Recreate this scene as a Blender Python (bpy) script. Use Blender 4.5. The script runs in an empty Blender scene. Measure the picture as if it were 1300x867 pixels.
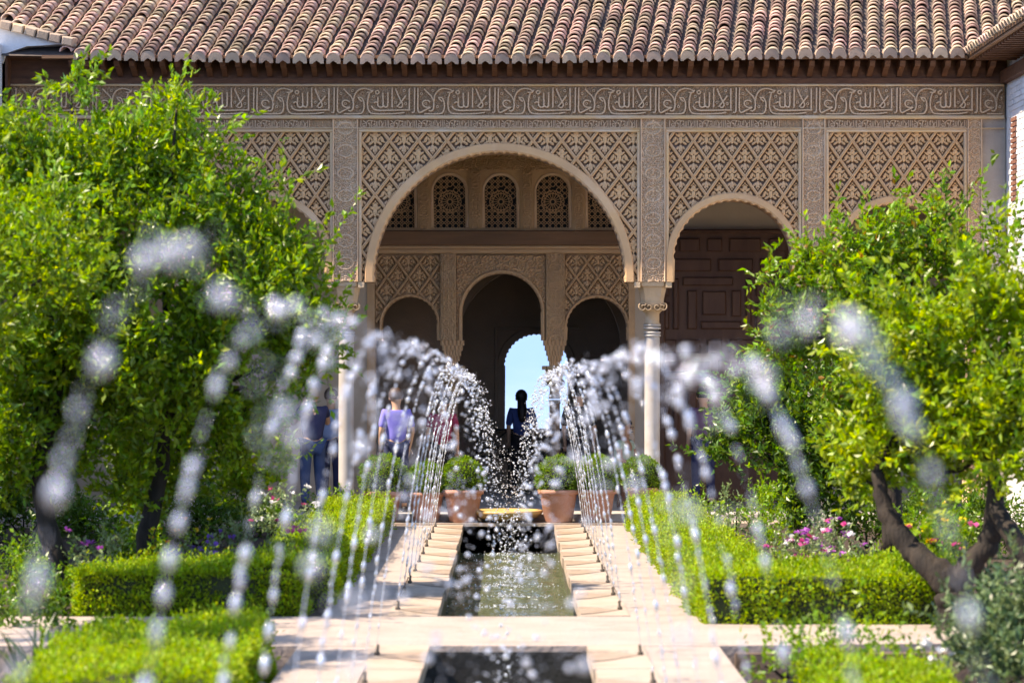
import bpy, bmesh, math, random
import numpy as np
from mathutils import Vector, Matrix

R = math.radians
rng = np.random.default_rng(7)
random.seed(7)
scene = bpy.context.scene
col = scene.collection

# ------------------------------------------------------------------ camera, sky, sun, exposure
FPX = 3792.0                      # focal length of the photograph in its own pixels
cam_d = bpy.data.cameras.new('camera')
cam_d.lens = 105.0; cam_d.sensor_width = 36.0
cam_d.shift_x = 0.0031; cam_d.shift_y = 0.0227
cam_d.clip_start = 0.1; cam_d.clip_end = 4000
cam_d.dof.use_dof = True
cam_d.dof.focus_distance = 39.5
cam_d.dof.aperture_fstop = 2.25
cam_d.dof.aperture_blades = 0
cam = bpy.data.objects.new('camera', cam_d); col.objects.link(cam)
cam.location = (0, 0, 2.1); cam.rotation_euler = (R(90), 0, 0)
scene.camera = cam

SUN = Vector((-0.64, -0.155, 0.84)).normalized()      # towards the sun
sun_el = math.asin(SUN.z); sun_az = math.atan2(SUN.x, SUN.y)
world = bpy.data.worlds.new('World'); scene.world = world; world.use_nodes = True
wn = world.node_tree.nodes; wl = world.node_tree.links
bg = wn['Background']
sky = wn.new('ShaderNodeTexSky'); sky.sky_type = 'NISHITA'; sky.sun_disc = False
sky.sun_elevation = sun_el; sky.sun_rotation = sun_az
sky.altitude = 700; sky.air_density = 0.85; sky.dust_density = 0.2; sky.ozone_density = 5.0
tc = wn.new('ShaderNodeTexCoord'); sp = wn.new('ShaderNodeSeparateXYZ'); cb = wn.new('ShaderNodeCombineXYZ')
mx = wn.new('ShaderNodeMath'); mx.operation = 'MAXIMUM'; mx.inputs[1].default_value = 0.38
wl.new(tc.outputs['Generated'], sp.inputs[0]); wl.new(sp.outputs[0], cb.inputs[0]); wl.new(sp.outputs[1], cb.inputs[1])
wl.new(sp.outputs[2], mx.inputs[0]); wl.new(mx.outputs[0], cb.inputs[2]); wl.new(cb.outputs[0], sky.inputs['Vector'])
# thin high clouds
cn = wn.new('ShaderNodeTexNoise'); cn.inputs['Scale'].default_value = 7; cn.inputs['Detail'].default_value = 7
cm = wn.new('ShaderNodeMapping'); cm.inputs['Scale'].default_value = (1, 1, 3)
wl.new(tc.outputs['Generated'], cm.inputs[0]); wl.new(cm.outputs[0], cn.inputs[0])
cr = wn.new('ShaderNodeValToRGB'); cr.color_ramp.elements[0].position = .5; cr.color_ramp.elements[1].position = .8
cr.color_ramp.elements[1].color = (.35, .35, .35, 1)
wl.new(cn.outputs[0], cr.inputs[0])
mixw = wn.new('ShaderNodeMix'); mixw.data_type = 'RGBA'
wl.new(cr.outputs[0], mixw.inputs[0]); wl.new(sky.outputs[0], mixw.inputs[6]); mixw.inputs[7].default_value = (3.2, 3.6, 4.2, 1)
wl.new(mixw.outputs[2], bg.inputs[0])
bg.inputs[1].default_value = 0.12

sun_d = bpy.data.lights.new('sun', 'SUN'); sun_d.energy = 2.7; sun_d.angle = R(0.53); sun_d.color = (1, .95, .87)
sun = bpy.data.objects.new('sun', sun_d); col.objects.link(sun)
sun.rotation_euler = SUN.to_track_quat('Z', 'Y').to_euler()

vs = scene.view_settings
vs.view_transform = 'Standard'; vs.look = 'None'; vs.gamma = 1; vs.use_curve_mapping = False
vs.exposure = 2.15
vs.use_white_balance = True; vs.white_balance_temperature = 8000; vs.white_balance_tint = 14   # camera set for open shade
scene.render.engine = 'CYCLES'
cy = scene.cycles
cy.use_denoising = True
cy.max_bounces = 7; cy.diffuse_bounces = 4; cy.glossy_bounces = 3; cy.transmission_bounces = 4; cy.transparent_max_bounces = 6
cy.sample_clamp_indirect = 6; cy.caustics_reflective = False; cy.caustics_refractive = False

# ------------------------------------------------------------------ helpers
def tag(o, label=None, cat=None, group=None, kind=None):
    if label: o['label'] = label
    if cat: o['category'] = cat
    if group: o['group'] = group
    if kind: o['kind'] = kind
    return o

def empty(name, loc=(0, 0, 0), parent=None):
    o = bpy.data.objects.new(name, None); col.objects.link(o); o.location = loc
    o.empty_display_size = .1
    if parent: o.parent = parent
    return o

def new_obj(name, me, parent=None, loc=None):
    o = bpy.data.objects.new(name, me); col.objects.link(o)
    if parent: o.parent = parent
    if loc is not None: o.location = loc
    return o

def mesh_np(name, V, F, mat, smooth=False):
    """V (n,3) array, F (m,k) array with constant k"""
    V = np.asarray(V, dtype=np.float32); F = np.asarray(F, dtype=np.int32)
    me = bpy.data.meshes.new(name)
    m, k = F.shape
    me.vertices.add(len(V)); me.vertices.foreach_set('co', V.ravel())
    me.loops.add(m * k); me.loops.foreach_set('vertex_index', F.ravel())
    me.polygons.add(m); me.polygons.foreach_set('loop_start', np.arange(0, m * k, k, dtype=np.int32))
    me.polygons.foreach_set('use_smooth', np.full(m, smooth))
    me.update(calc_edges=True)
    if mat: me.materials.append(mat)
    return me

class MB:
    """collects shapes into one mesh"""
    def __init__(s): s.v = []; s.f = []
    def add(s, V, F):
        b = len(s.v); s.v += [tuple(p) for p in V]; s.f += [tuple(b + i for i in f) for f in F]; return s
    def box(s, x0, x1, y0, y1, z0, z1):
        V = [(x, y, z) for z in (z0, z1) for y in (y0, y1) for x in (x0, x1)]
        return s.add(V, [(0, 2, 3, 1), (4, 5, 7, 6), (0, 1, 5, 4), (2, 6, 7, 3), (0, 4, 6, 2), (1, 3, 7, 5)])
    def bevbox(s, x0, x1, y0, y1, z0, z1, b):
        """box whose front (y0) face is chamfered"""
        V = [(x0, y1, z0), (x1, y1, z0), (x1, y1, z1), (x0, y1, z1),
             (x0, y0 + b, z0), (x1, y0 + b, z0), (x1, y0 + b, z1), (x0, y0 + b, z1),
             (x0 + b, y0, z0 + b), (x1 - b, y0, z0 + b), (x1 - b, y0, z1 - b), (x0 + b, y0, z1 - b)]
        F = [(8, 9, 10, 11), (4, 5, 9, 8), (5, 6, 10, 9), (6, 7, 11, 10), (7, 4, 8, 11),
             (0, 1, 5, 4), (1, 2, 6, 5), (2, 3, 7, 6), (3, 0, 4, 7), (0, 3, 2, 1)]
        return s.add(V, F)
    def lathe(s, prof, n=24, c=(0, 0, 0), squash=None):
        V = []; F = []
        for (r, z) in prof:
            for k in range(n):
                a = 2 * math.pi * k / n
                V.append((c[0] + r * math.cos(a), c[1] + r * math.sin(a), c[2] + z))
        for i in range(len(prof) - 1):
            for k in range(n):
                k2 = (k + 1) % n
                F.append((i * n + k, i * n + k2, (i + 1) * n + k2, (i + 1) * n + k))
        F.append(tuple(range(n))[::-1]); F.append(tuple((len(prof) - 1) * n + k for k in range(n)))
        return s.add(V, F)
    def tube(s, pts, radii, n=8):
        pts = [Vector(p) for p in pts]
        if not hasattr(radii, '__len__'): radii = [radii] * len(pts)
        V = []; F = []
        for i, p in enumerate(pts):
            d = (pts[min(i + 1, len(pts) - 1)] - pts[max(i - 1, 0)]).normalized()
            u = d.orthogonal().normalized() if i == 0 else (u - d * u.dot(d)).normalized()
            w = d.cross(u)
            for k in range(n):
                a = 2 * math.pi * k / n
                V.append(p + (u * math.cos(a) + w * math.sin(a)) * radii[i])
        for i in range(len(pts) - 1):
            for k in range(n):
                k2 = (k + 1) % n
                F.append((i * n + k, i * n + k2, (i + 1) * n + k2, (i + 1) * n + k))
        F.append(tuple(range(n))[::-1]); F.append(tuple((len(pts) - 1) * n + k for k in range(n)))
        return s.add(V, F)
    def mesh(s, name, mat, smooth=False):
        me = bpy.data.meshes.new(name); me.from_pydata(s.v, [], s.f)
        if smooth: me.polygons.foreach_set('use_smooth', [True] * len(me.polygons))
        me.materials.append(mat); me.update(); return me
    def obj(s, name, mat, parent=None, smooth=False):
        return new_obj(name, s.mesh(name, mat, smooth), parent)

def catmull(pts, n=5):
    P = [np.array(p, float) for p in pts]; P = [2 * P[0] - P[1]] + P + [2 * P[-1] - P[-2]]
    out = []
    for i in range(1, len(P) - 2):
        for k in range(n):
            t = k / n
            out.append(.5 * ((2 * P[i]) + (-P[i - 1] + P[i + 1]) * t + (2 * P[i - 1] - 5 * P[i] + 4 * P[i + 1] - P[i + 2]) * t * t
                             + (-P[i - 1] + 3 * P[i] - 3 * P[i + 1] + P[i + 2]) * t ** 3))
    out.append(P[-2]); return out

def ribbon(mb, pts, w, y0, y1, taper=.25):
    """raised band with sloping flanks along a polyline in the xz plane; y0 front, y1 back"""
    P = [np.array(p, float) for p in pts]; V = []; F = []
    for i, p in enumerate(P):
        d = P[min(i + 1, len(P) - 1)] - P[max(i - 1, 0)]; d = d / (np.linalg.norm(d) + 1e-9); n = np.array((-d[1], d[0]))
        for off, y in ((-w / 2, y1), (-w / 2 + w * taper, y0), (w / 2 - w * taper, y0), (w / 2, y1)):
            q = p + n * off; V.append((q[0], y, q[1]))
    for i in range(len(P) - 1):
        for k in range(3): F.append((i * 4 + k, i * 4 + k + 1, i * 4 + k + 5, i * 4 + k + 4))
    F.append((0, 1, 2, 3)); m = (len(P) - 1) * 4; F.append((m + 3, m + 2, m + 1, m))
    mb.add(V, F)

# ------------------------------------------------------------------ materials
def mat(name, c1, c2=None, scale=6, rough=.85, bump=0, bscale=40, detail=5, c3=None, scale3=1.2, spec=.3, trans=0, island=0, obj_random=0, stretch=None):
    m = bpy.data.materials.new(name); m.use_nodes = True
    nt = m.node_tree; N = nt.nodes; L = nt.links; b = N['Principled BSDF']
    b.inputs['Roughness'].default_value = rough; b.inputs['Specular IOR Level'].default_value = spec
    t = N.new('ShaderNodeTexCoord'); vec = t.outputs['Object']
    if stretch:
        mp = N.new('ShaderNodeMapping'); mp.inputs['Scale'].default_value = stretch; L.new(vec, mp.inputs[0]); vec = mp.outputs[0]
    def mixn(a, bcol, fac):
        x = N.new('ShaderNodeMix'); x.data_type = 'RGBA'
        for sock, val in ((x.inputs[6], a), (x.inputs[7], bcol)):
            if isinstance(val, tuple): sock.default_value = (*val, 1)
            else: L.new(val, sock)
        L.new(fac, x.inputs[0]); return x.outputs[2]
    out = c1
    if c2:
        n = N.new('ShaderNodeTexNoise'); n.inputs['Scale'].default_value = scale; n.inputs['Detail'].default_value = detail; L.new(vec, n.inputs[0])
        r = N.new('ShaderNodeValToRGB'); r.color_ramp.elements[0].position = .35; r.color_ramp.elements[1].position = .65; L.new(n.outputs[0], r.inputs[0])
        out = mixn(c1, c2, r.outputs[0])
    if c3:
        n = N.new('ShaderNodeTexNoise'); n.inputs['Scale'].default_value = scale3; n.inputs['Detail'].default_value = 8; n.inputs['Roughness'].default_value = .65; L.new(vec, n.inputs[0])
        r = N.new('ShaderNodeValToRGB'); r.color_ramp.elements[0].position = .52; r.color_ramp.elements[1].position = .72; L.new(n.outputs[0], r.inputs[0])
        out = mixn(out, c3, r.outputs[0])
    if island or obj_random:
        g = N.new('ShaderNodeNewGeometry'); o = N.new('ShaderNodeObjectInfo')
        a = N.new('ShaderNodeMath'); a.operation = 'ADD'; L.new(g.outputs['Random Per Island'], a.inputs[0]); L.new(o.outputs['Random'], a.inputs[1])
        f = N.new('ShaderNodeMath'); f.operation = 'FRACT'; L.new(a.outputs[0], f.inputs[0])
        hs = N.new('ShaderNodeHueSaturation')
        k = island or obj_random
        mr = N.new('ShaderNodeMapRange'); mr.inputs[3].default_value = 1 - k; mr.inputs[4].default_value = 1 + k; L.new(f.outputs[0], mr.inputs[0]); L.new(mr.outputs[0], hs.inputs['Value'])
        f2 = N.new('ShaderNodeMath'); f2.operation = 'MULTIPLY'; f2.inputs[1].default_value = 7.31; L.new(f.outputs[0], f2.inputs[0])
        f3 = N.new('ShaderNodeMath'); f3.operation = 'FRACT'; L.new(f2.outputs[0], f3.inputs[0])
        mh = N.new('ShaderNodeMapRange'); mh.inputs[3].default_value = .5 - .06 * k; mh.inputs[4].default_value = .5 + .06 * k; L.new(f3.outputs[0], mh.inputs[0]); L.new(mh.outputs[0], hs.inputs['Hue'])
        if isinstance(out, tuple): hs.inputs['Color'].default_value = (*out, 1)
        else: L.new(out, hs.inputs['Color'])
        out = hs.outputs[0]
    if isinstance(out, tuple): b.inputs['Base Color'].default_value = (*out, 1)
    else: L.new(out, b.inputs['Base Color'])
    if bump:
        n = N.new('ShaderNodeTexNoise'); n.inputs['Scale'].default_value = bscale; n.inputs['Detail'].default_value = 6; L.new(vec, n.inputs[0])
        bm_ = N.new('ShaderNodeBump'); bm_.inputs['Strength'].default_value = bump; bm_.inputs['Distance'].default_value = .02; L.new(n.outputs[0], bm_.inputs['Height']); L.new(bm_.outputs[0], b.inputs['Normal'])
    if trans:
        tr = N.new('ShaderNodeBsdfTranslucent'); ms = N.new('ShaderNodeMixShader'); ms.inputs[0].default_value = trans
        if isinstance(out, tuple): tr.inputs[0].default_value = (*out, 1)
        else:
            hv = N.new('ShaderNodeHueSaturation'); hv.inputs['Hue'].default_value = .485; hv.inputs['Saturation'].default_value = 1.1; hv.inputs['Value'].default_value = 1.5
            L.new(out, hv.inputs['Color']); L.new(hv.outputs[0], tr.inputs[0])
        L.new(b.outputs[0], ms.inputs[1]); L.new(tr.outputs[0], ms.inputs[2]); L.new(ms.outputs[0], N['Material Output'].inputs[0])
    return m

M = {}
M['stucco'] = mat('carved_stucco', (.65, .40, .205), (.55, .34, .185), 3, c3=(.68, .475, .31), scale3=1.1, bump=.25, bscale=60)
M['inscription'] = mat('inscription_stucco', (.66, .455, .29), (.58, .40, .26), 4, c3=(.72, .54, .39), scale3=1.6, bump=.25, bscale=70)
M['stucco_pale'] = mat('pale_stucco', (.70, .485, .31), (.62, .42, .275), 4, c3=(.74, .56, .41), scale3=1.6, bump=.25, bscale=70)
M['stucco_ochre'] = mat('ochre_rim_stucco', (.62, .42, .22), (.56, .40, .27), 2.5, c3=(.62, .51, .38), scale3=2.0, bump=.2, bscale=60)
M['stucco_inner'] = mat('inner_stucco', (.60, .38, .21), (.53, .34, .20), 3, c3=(.62, .44, .28), scale3=1.4, bump=.2, bscale=60)
M['frieze'] = mat('frieze_stucco', (.48, .30, .17), (.41, .26, .155), 3, c3=(.52, .37, .25), scale3=1.1, bump=.25, bscale=60)
M['panel_ground'] = mat('pigment_and_shade_ground', (.36, .23, .145), (.30, .20, .14), 2.5, c3=(.30, .25, .23), scale3=1.5, bump=.2, bscale=60)  # pigment tint, also darkened to paint shade into the carved recesses
M['plaster'] = mat('worn_plaster', (.42, .35, .29), (.36, .30, .25), 5, c3=(.62, .58, .53), scale3=1.3, bump=.4, bscale=30)
M['plain_wall'] = mat('beige_wall', (.52, .42, .32), (.47, .37, .28), 2, bump=.15, bscale=30)
M['hall_wall'] = mat('brown_hall_wall', (.30, .21, .15), (.25, .18, .13), 3, bump=.2, bscale=30)
M['white_wall'] = mat('limewashed_wall', (.72, .72, .72), (.62, .62, .63), 3, c3=(.55, .53, .50), scale3=2.5, bump=.5, bscale=14)
M['wood'] = mat('dark_carved_wood', (.15, .064, .031), (.10, .042, .022), 6, rough=.6, bump=.3, bscale=40, stretch=(1, 1, 4))
M['wood_beam'] = mat('brown_beam_wood', (.22, .115, .06), (.16, .085, .045), 5, rough=.6, bump=.2, bscale=30, stretch=(.2, 1, 2))
M['door_wood'] = mat('dark_door_wood', (.115, .055, .032), (.08, .036, .022), 6, rough=.5, bump=.2, bscale=30, stretch=(1, 1, .3))
M['tile'] = mat('roof_tile_clay', (.50, .36, .265), (.39, .275, .205), 9, c3=(.25, .195, .16), scale3=5, bump=.4, bscale=60, island=.5)
M['tile_dark'] = mat('roof_channel', (.10, .08, .07), (.07, .055, .05), 8)
M['mortar'] = mat('eave_mortar', (.40, .285, .21), (.33, .24, .18), 9, bump=.4, bscale=50, island=.15)
M['marble'] = mat('column_marble', (.46, .43, .40), (.39, .36, .335), 4, rough=.5, c3=(.40, .32, .24), scale3=2)
M['capital'] = mat('capital_stone', (.54, .39, .245), (.44, .31, .19), 6, c3=(.58, .47, .35), scale3=3, bump=.3, bscale=50)
M['path'] = mat('pale_paving', (.355, .29, .25), (.315, .255, .22), 2.2, c3=(.22, .18, .15), scale3=1.7, bump=.6, bscale=26)
M['kerb'] = mat('kerb_stone', (.37, .295, .235), (.335, .265, .205), 3, c3=(.30, .225, .16), scale3=1.5, bump=.3, bscale=25)
M['kerb_shade'] = mat('painted_kerb_shade', (.285, .205, .145), (.33, .25, .18), 5, rough=.5, bump=.3, bscale=25)  # tan tone stands in for shade in the kerb's dips
M['canal'] = mat('mossy_canal_wall', (.085, .075, .05), (.05, .06, .03), 4, c3=(.06, .10, .02), scale3=2.5, bump=.5, bscale=20)
M['dark_stone'] = mat('wet_dark_stone', (.035, .032, .028), (.022, .02, .018), 4, rough=.4, bump=.4, bscale=20)
M['brown_wall'] = mat('brown_bed_wall', (.16, .11, .08), (.11, .075, .055), 5, bump=.5, bscale=15)
M['soil'] = mat('garden_soil', (.045, .03, .02), (.03, .021, .015), 4, bump=.8, bscale=12)
M['terracotta'] = mat('terracotta', (.42, .21, .14), (.36, .19, .14), 4, c3=(.46, .30, .23), scale3=2.5, bump=.2, bscale=30)
M['basin'] = mat('ochre_basin', (.58, .36, .12), (.48, .30, .11), 5, rough=.4, c3=(.40, .28, .15), scale3=4, bump=.2, bscale=30)
M['bark'] = mat('bark', (.034, .025, .018), (.014, .011, .009), 14, bump=1.0, bscale=30, stretch=(1, 1, .3))
M['brass'] = mat('bronze_nozzle', (.06, .045, .03), rough=.5)
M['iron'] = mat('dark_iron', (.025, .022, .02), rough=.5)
M['brick'] = mat('red_brick', (.20, .085, .055), (.15, .07, .05), 12, bump=.4)

def leafmat(name, c, k=.42, rough=.36, trans=.46, spec=.5): 
    c2 = (c[0] * .7, c[1] * .78, c[2] * .7)
    return mat(name, c, c2, 1.6, rough=rough, island=k, trans=trans, spec=spec)
M['leaf_a'] = leafmat('leaf_myrtle_green', (.175, .30, .014))
M['leaf_b'] = leafmat('leaf_yellow_green', (.26, .36, .014))
M['leaf_c'] = leafmat('leaf_deep_green', (.085, .17, .018))
M['leaf_red'] = leafmat('leaf_russet_tip', (.26, .16, .03))
M['hedge'] = leafmat('hedge_leaf', (.27, .385, .012), rough=.5, trans=.4, spec=.3)
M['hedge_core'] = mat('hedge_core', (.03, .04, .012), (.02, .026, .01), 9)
M['box'] = leafmat('boxwood_leaf', (.13, .24, .016), rough=.42)
M['leaf_grey'] = leafmat('leaf_grey_green', (.22, .29, .12), trans=.3)
M['leaf_blue'] = leafmat('leaf_blue_green', (.14, .20, .08), trans=.3)
M['strap'] = leafmat('strap_leaf', (.055, .105, .03), trans=.3)
for nm, c in (('orange', (.75, .32, .02)), ('yellow', (.75, .55, .03)), ('purple', (.22, .10, .45)), ('violet', (.40, .10, .42)), ('pink', (.62, .10, .26)), ('white', (.7, .68, .66))):
    M['f_' + nm] = mat('petal_' + nm, c, rough=.7, island=.25, trans=.3)

# water
def water_surface():
    m = bpy.data.materials.new('canal_water'); m.use_nodes = True
    N = m.node_tree.nodes; L = m.node_tree.links; b = N['Principled BSDF']
    b.inputs['Base Color'].default_value = (.085, .10, .055, 1); b.inputs['Roughness'].default_value = .10; b.inputs['IOR'].default_value = 1.33
    b.inputs['Specular IOR Level'].default_value = .6
    t = N.new('ShaderNodeTexCoord'); mp = N.new('ShaderNodeMapping'); mp.inputs['Scale'].default_value = (1, .7, 1); L.new(t.outputs['Object'], mp.inputs[0])
    n = N.new('ShaderNodeTexNoise'); n.inputs['Scale'].default_value = 9; n.inputs['Detail'].default_value = 3; L.new(mp.outputs[0], n.inputs[0])
    bp = N.new('ShaderNodeBump'); bp.inputs['Strength'].default_value = .6; bp.inputs['Distance'].default_value = .05; L.new(n.outputs[0], bp.inputs['Height']); L.new(bp.outputs[0], b.inputs['Normal'])
    return m
M['water'] = water_surface()
def drop_mat():
    m = bpy.data.materials.new('aerated_water'); m.use_nodes = True
    N = m.node_tree.nodes; L = m.node_tree.links
    gl = N.new('ShaderNodeBsdfGlossy'); gl.inputs['Color'].default_value = (.95, .96, 1, 1); gl.inputs['Roughness'].default_value = .09
    df = N.new('ShaderNodeBsdfDiffuse'); df.inputs[0].default_value = (.88, .90, .94, 1)
    tl = N.new('ShaderNodeBsdfTranslucent'); tl.inputs[0].default_value = (.9, .92, .96, 1)
    tp = N.new('ShaderNodeBsdfTransparent')
    def mx_(f, a, b):
        s = N.new('ShaderNodeMixShader'); s.inputs[0].default_value = f; L.new(a.outputs[0], s.inputs[1]); L.new(b.outputs[0], s.inputs[2]); return s
    s = mx_(.15, mx_(.5, mx_(.5, df, tl), gl), tp)
    L.new(s.outputs[0], N['Material Output'].inputs[0]); return m
M['drops'] = drop_mat()

# ------------------------------------------------------------------ design numbers: the facade plane
F0 = 39.92; S = 95.0
fx = lambda px: (px - 646) / S
fz = lambda py: 2.1 + (463 - py) / S
YI = F0 + 3.4; SI = FPX / YI
ix = lambda px: (px - 646) / SI
iz = lambda py: 2.1 + (463 - py) / SI
FLOOR = .12

# ------------------------------------------------------------------ setting: ground, paths, canal
def plain(name, mb, m, kind='structure'):
    o = mb.obj(name, m); o['kind'] = kind; return o

g = MB(); g.box(-150, 150, -60, 56, -1.6, -.62); plain('ground', g, M['soil'])
CW = .63                        # half width of the canal
PW = 1.57                       # outer edge of the walks
YC0, YC1, YE = 22.3, 24.9, 39.05   # cross path, canal end
def sheet(name, x0, x1, y0, y1, z, m, z0=-.62):
    b = MB(); b.box(x0, x1, y0, y1, z0, z); return plain(name, b, m)
sheet('garden_bed', -7.5, -PW, YC1 + .02, YE, -.03, M['soil'])
sheet('garden_bed', PW, 7.5, YC1 + .02, YE, -.03, M['soil'])
sheet('garden_bed', -7.5, -PW - .002, -4, YC0 - .02, -.45, M['soil'])
sheet('garden_bed', PW + .1, 7.5, -4, YC0 - .02, -.45, M['soil'])
KO = 1.0                        # outer edge of the nozzle kerb
for s in (-1, 1):
    for y0, y1 in ((YC1, YE), (-4, YC0)):
        a, b_ = sorted((s * KO, s * PW)); 
        sheet('walk', a, b_, y0, y1, 0, M['path'], -.5)
# cross path (tapers a little to the right)
b = MB()
V = [(-7.4, YC0), (PW, YC0), (3.9, YC0 + .25), (7.4, YC0 + .4), (7.4, YC1 - 1.4), (3.9, YC1 - 1.0), (PW, YC1), (-7.4, YC1)]
n = len(V)
b.add([(x, y, .004) for x, y in V] + [(x, y, -.55) for x, y in V], [tuple(range(n))] + [(i, i + n, (i + 1) % n + n, (i + 1) % n) for i in range(n)])
plain('cross_path', b, M['path'])
b = MB(); b.box(PW + .2, 7.4, YC1 - 1.6, YC1 + .1, -.5, -.02); plain('garden_bed', b, M['soil'])
b = MB(); b.box(PW + .12, 7.4, YC0 - .06, YC0 + .1, -.6, -.05); bw = b.obj('retaining_wall', M['brown_wall'])
tag(bw, 'low brown retaining wall dropping from the pink cross path to the sunken bed', 'wall')
# canal walls and bottom, water
for y0, y1 in ((YC1, YE), (-4, YC0)):
    for s in (-1, 1):
        a, b_ = sorted((s * CW, s * (CW + .3)))
        sheet('canal_wall', a, b_, y0, y1, -.05, M['canal'])
b = MB(); b.box(-CW - .3, CW + .3, YE, YE + .2, -.6, -.012); plain('canal_end_wall', b, M['dark_stone'])
b = MB(); b.box(-CW - .3, CW + .3, YC0 - .02, YC0 + .3, -.6, -.04); plain('canal_end_wall', b, M['dark_stone'])
for y0, y1 in ((YC1, YE), (-4, YC0)):
    nx, ny = 50, int((y1 - y0) * 22)
    X, Y = np.meshgrid(np.linspace(-CW, CW, nx), np.linspace(y0, y1, ny))
    Z = -.36 + .006 * np.sin(X * 9 + 3 * np.sin(Y * 1.3)) + .004 * np.sin(Y * 17 + 2 * np.sin(X * 5))
    # ring ripples where the jets land
    for yj in ([38.5, 37.2, 35.8, 34.4, 33, 31.6, 30.2, 28.6, 27.1, 25.5] if y0 > 20 else np.arange(4.5, 22, 1.9)):
        r = np.hypot(X, (Y - yj)); Z += .016 * np.exp(-r * 3.2) * np.sin(r * 55)
    V = np.stack([X, Y, Z], -1).reshape(-1, 3); I = np.arange(nx * ny).reshape(ny, nx)
    Fq = np.stack([I[:-1, :-1], I[:-1, 1:], I[1:, 1:], I[1:, :-1]], -1).reshape(-1, 4)
    o = new_obj('water', mesh_np('water', V, Fq, M['water'], True)); o['kind'] = 'structure'
# portico platform
b = MB(); b.box(-7.2, 7.2, 39.62, 52, -.5, FLOOR); plain('portico_floor', b, M['marble'])
b = MB(); b.box(-7.2, 7.2, YE, 39.618, -.5, .03); plain('step', b, M['kerb'])

# kerb slabs beside the canal with the nozzles
FAR_J = [38.5, 37.2, 35.8, 34.4, 33, 31.6, 30.2, 28.6, 27.1, 25.5]
NEAR_J = [21.5, 19.6, 17.7, 15.8, 13.9, 12.0, 10.2, 8.5, 6.4, 4.5]
for s in (-1, 1):
    for half, js in ((0, FAR_J), (1, NEAR_J)):
        e = empty('canal_kerb', (0, 0, 0)); e['kind'] = 'structure'
        ys = [YE, YC1] if half == 0 else [YC0, -4.0]
        bounds = [ys[0]] + [(js[i] + js[i + 1]) / 2 for i in range(len(js) - 1)] + [ys[1]]
        for i in range(len(bounds) - 1):
            y1, y0 = bounds[i] - .003, bounds[i + 1] + .003
            w = KO + random.uniform(-.02, .015); inn = CW - .03 - random.uniform(0, .02)
            zt = .012 + random.uniform(-.003, .003)
            # slab falls towards the nozzle joint, as the worn kerb does
            V = [(inn, y0, zt - .004), (w, y0, zt), (w, y1, zt), (inn, y1, zt - .004),
                 (inn, y0, -.1), (w, y0, -.1), (w, y1, -.1), (inn, y1, -.1)]
            ym = js[i]
            V2 = [(s * x, y, z) for x, y, z in V]
            Fk = [(0, 1, 2, 3), (4, 7, 6, 5), (0, 4, 5, 1), (1, 5, 6, 2), (2, 6, 7, 3), (3, 7, 4, 0)]
            mb = MB(); mb.add(V2, Fk)
            ks = mb.obj('kerb_stone', M['kerb'], e)
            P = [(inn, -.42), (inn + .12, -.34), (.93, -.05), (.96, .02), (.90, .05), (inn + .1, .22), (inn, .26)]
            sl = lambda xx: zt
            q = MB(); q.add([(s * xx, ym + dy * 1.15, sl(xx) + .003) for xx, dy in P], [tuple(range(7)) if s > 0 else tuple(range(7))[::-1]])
            q.obj('shade_wedge', M['kerb_shade'], e)  # flat wedge colours in the shading of the dip beside the nozzle

# ------------------------------------------------------------------ carved relief
def scroll(u, v, p, mirror=True):
    """height of a field of small scrolling tendrils, period p"""
    cx = np.floor(u / p); cyy = np.floor(v / p + .5 * (cx % 2))
    du = u - (cx + .5) * p; dv = v + .5 * (cx % 2) * p - (cyy + .5) * p
    r = np.hypot(du, dv) / p; th = np.arctan2(dv, du)
    ch = np.where((cx + cyy) % 2 == 0, 1.0, -1.0)
    h = np.sin(th * ch * 2 + r * 17 + 1.3 * np.sin(cyy * 2.1))
    h2 = np.sin(u / p * 9.3 + 2 * np.sin(v / p * 4.1)) * np.sin(v / p * 8.7 + 2 * np.sin(u / p * 3.7))
    t = .62 * h + .55 * h2
    return 1 / (1 + np.exp(-5 * t))

def relief(name, x0, x1, z0, z1, y, depth, p, m, parent, res=.0095, mask=None, cell=None):
    nx = max(3, int((x1 - x0) / res)); nz = max(3, int((z1 - z0) / res))
    X, Z = np.meshgrid(np.linspace(x0, x1, nx), np.linspace(z0, z1, nz))
    u = np.abs(X - (x0 + x1) / 2) if (x1 - x0) < 1 else X
    H = scroll(u, Z, p)
    if cell:   # big medallion rhythm along the strip
        q = np.abs(((Z / cell) % 1) - .5) * 2; w = (x1 - x0) / 2
        rr = np.abs(np.hypot((X - (x0 + x1) / 2) / w * .9, q * cell / w * .6) - .62)
        H = np.maximum(H, np.exp(-(rr / .07) ** 2) * 1.15)
    Y = y - depth * H
    V = np.stack([X, Y, Z], -1).reshape(-1, 3); I = np.arange(nx * nz).reshape(nz, nx)
    Fq = np.stack([I[:-1, :-1], I[:-1, 1:], I[1:, 1:], I[1:, :-1]], -1).reshape(-1, 4)
    if mask is not None:
        C = V[Fq].mean(1); Fq = Fq[mask(C[:, 0], C[:, 2])]
    return new_obj(name, mesh_np(name, V, Fq, m, True), parent)

# ------------------------------------------------------------------ the pavilion
pav = empty('palace_pavilion', (0, F0, 0))
tag(pav, 'carved stucco palace pavilion with five arches, clay tiled roof and inscription frieze', 'pavilion')
pav.location = (0, 0, 0)

def arch_pts(cx, cz, r, n=40, a0=0, a1=math.pi):
    return [(cx + r * math.cos(a0 + (a1 - a0) * i / n), cz + r * math.sin(a0 + (a1 - a0) * i / n)) for i in range(n + 1)]

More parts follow.
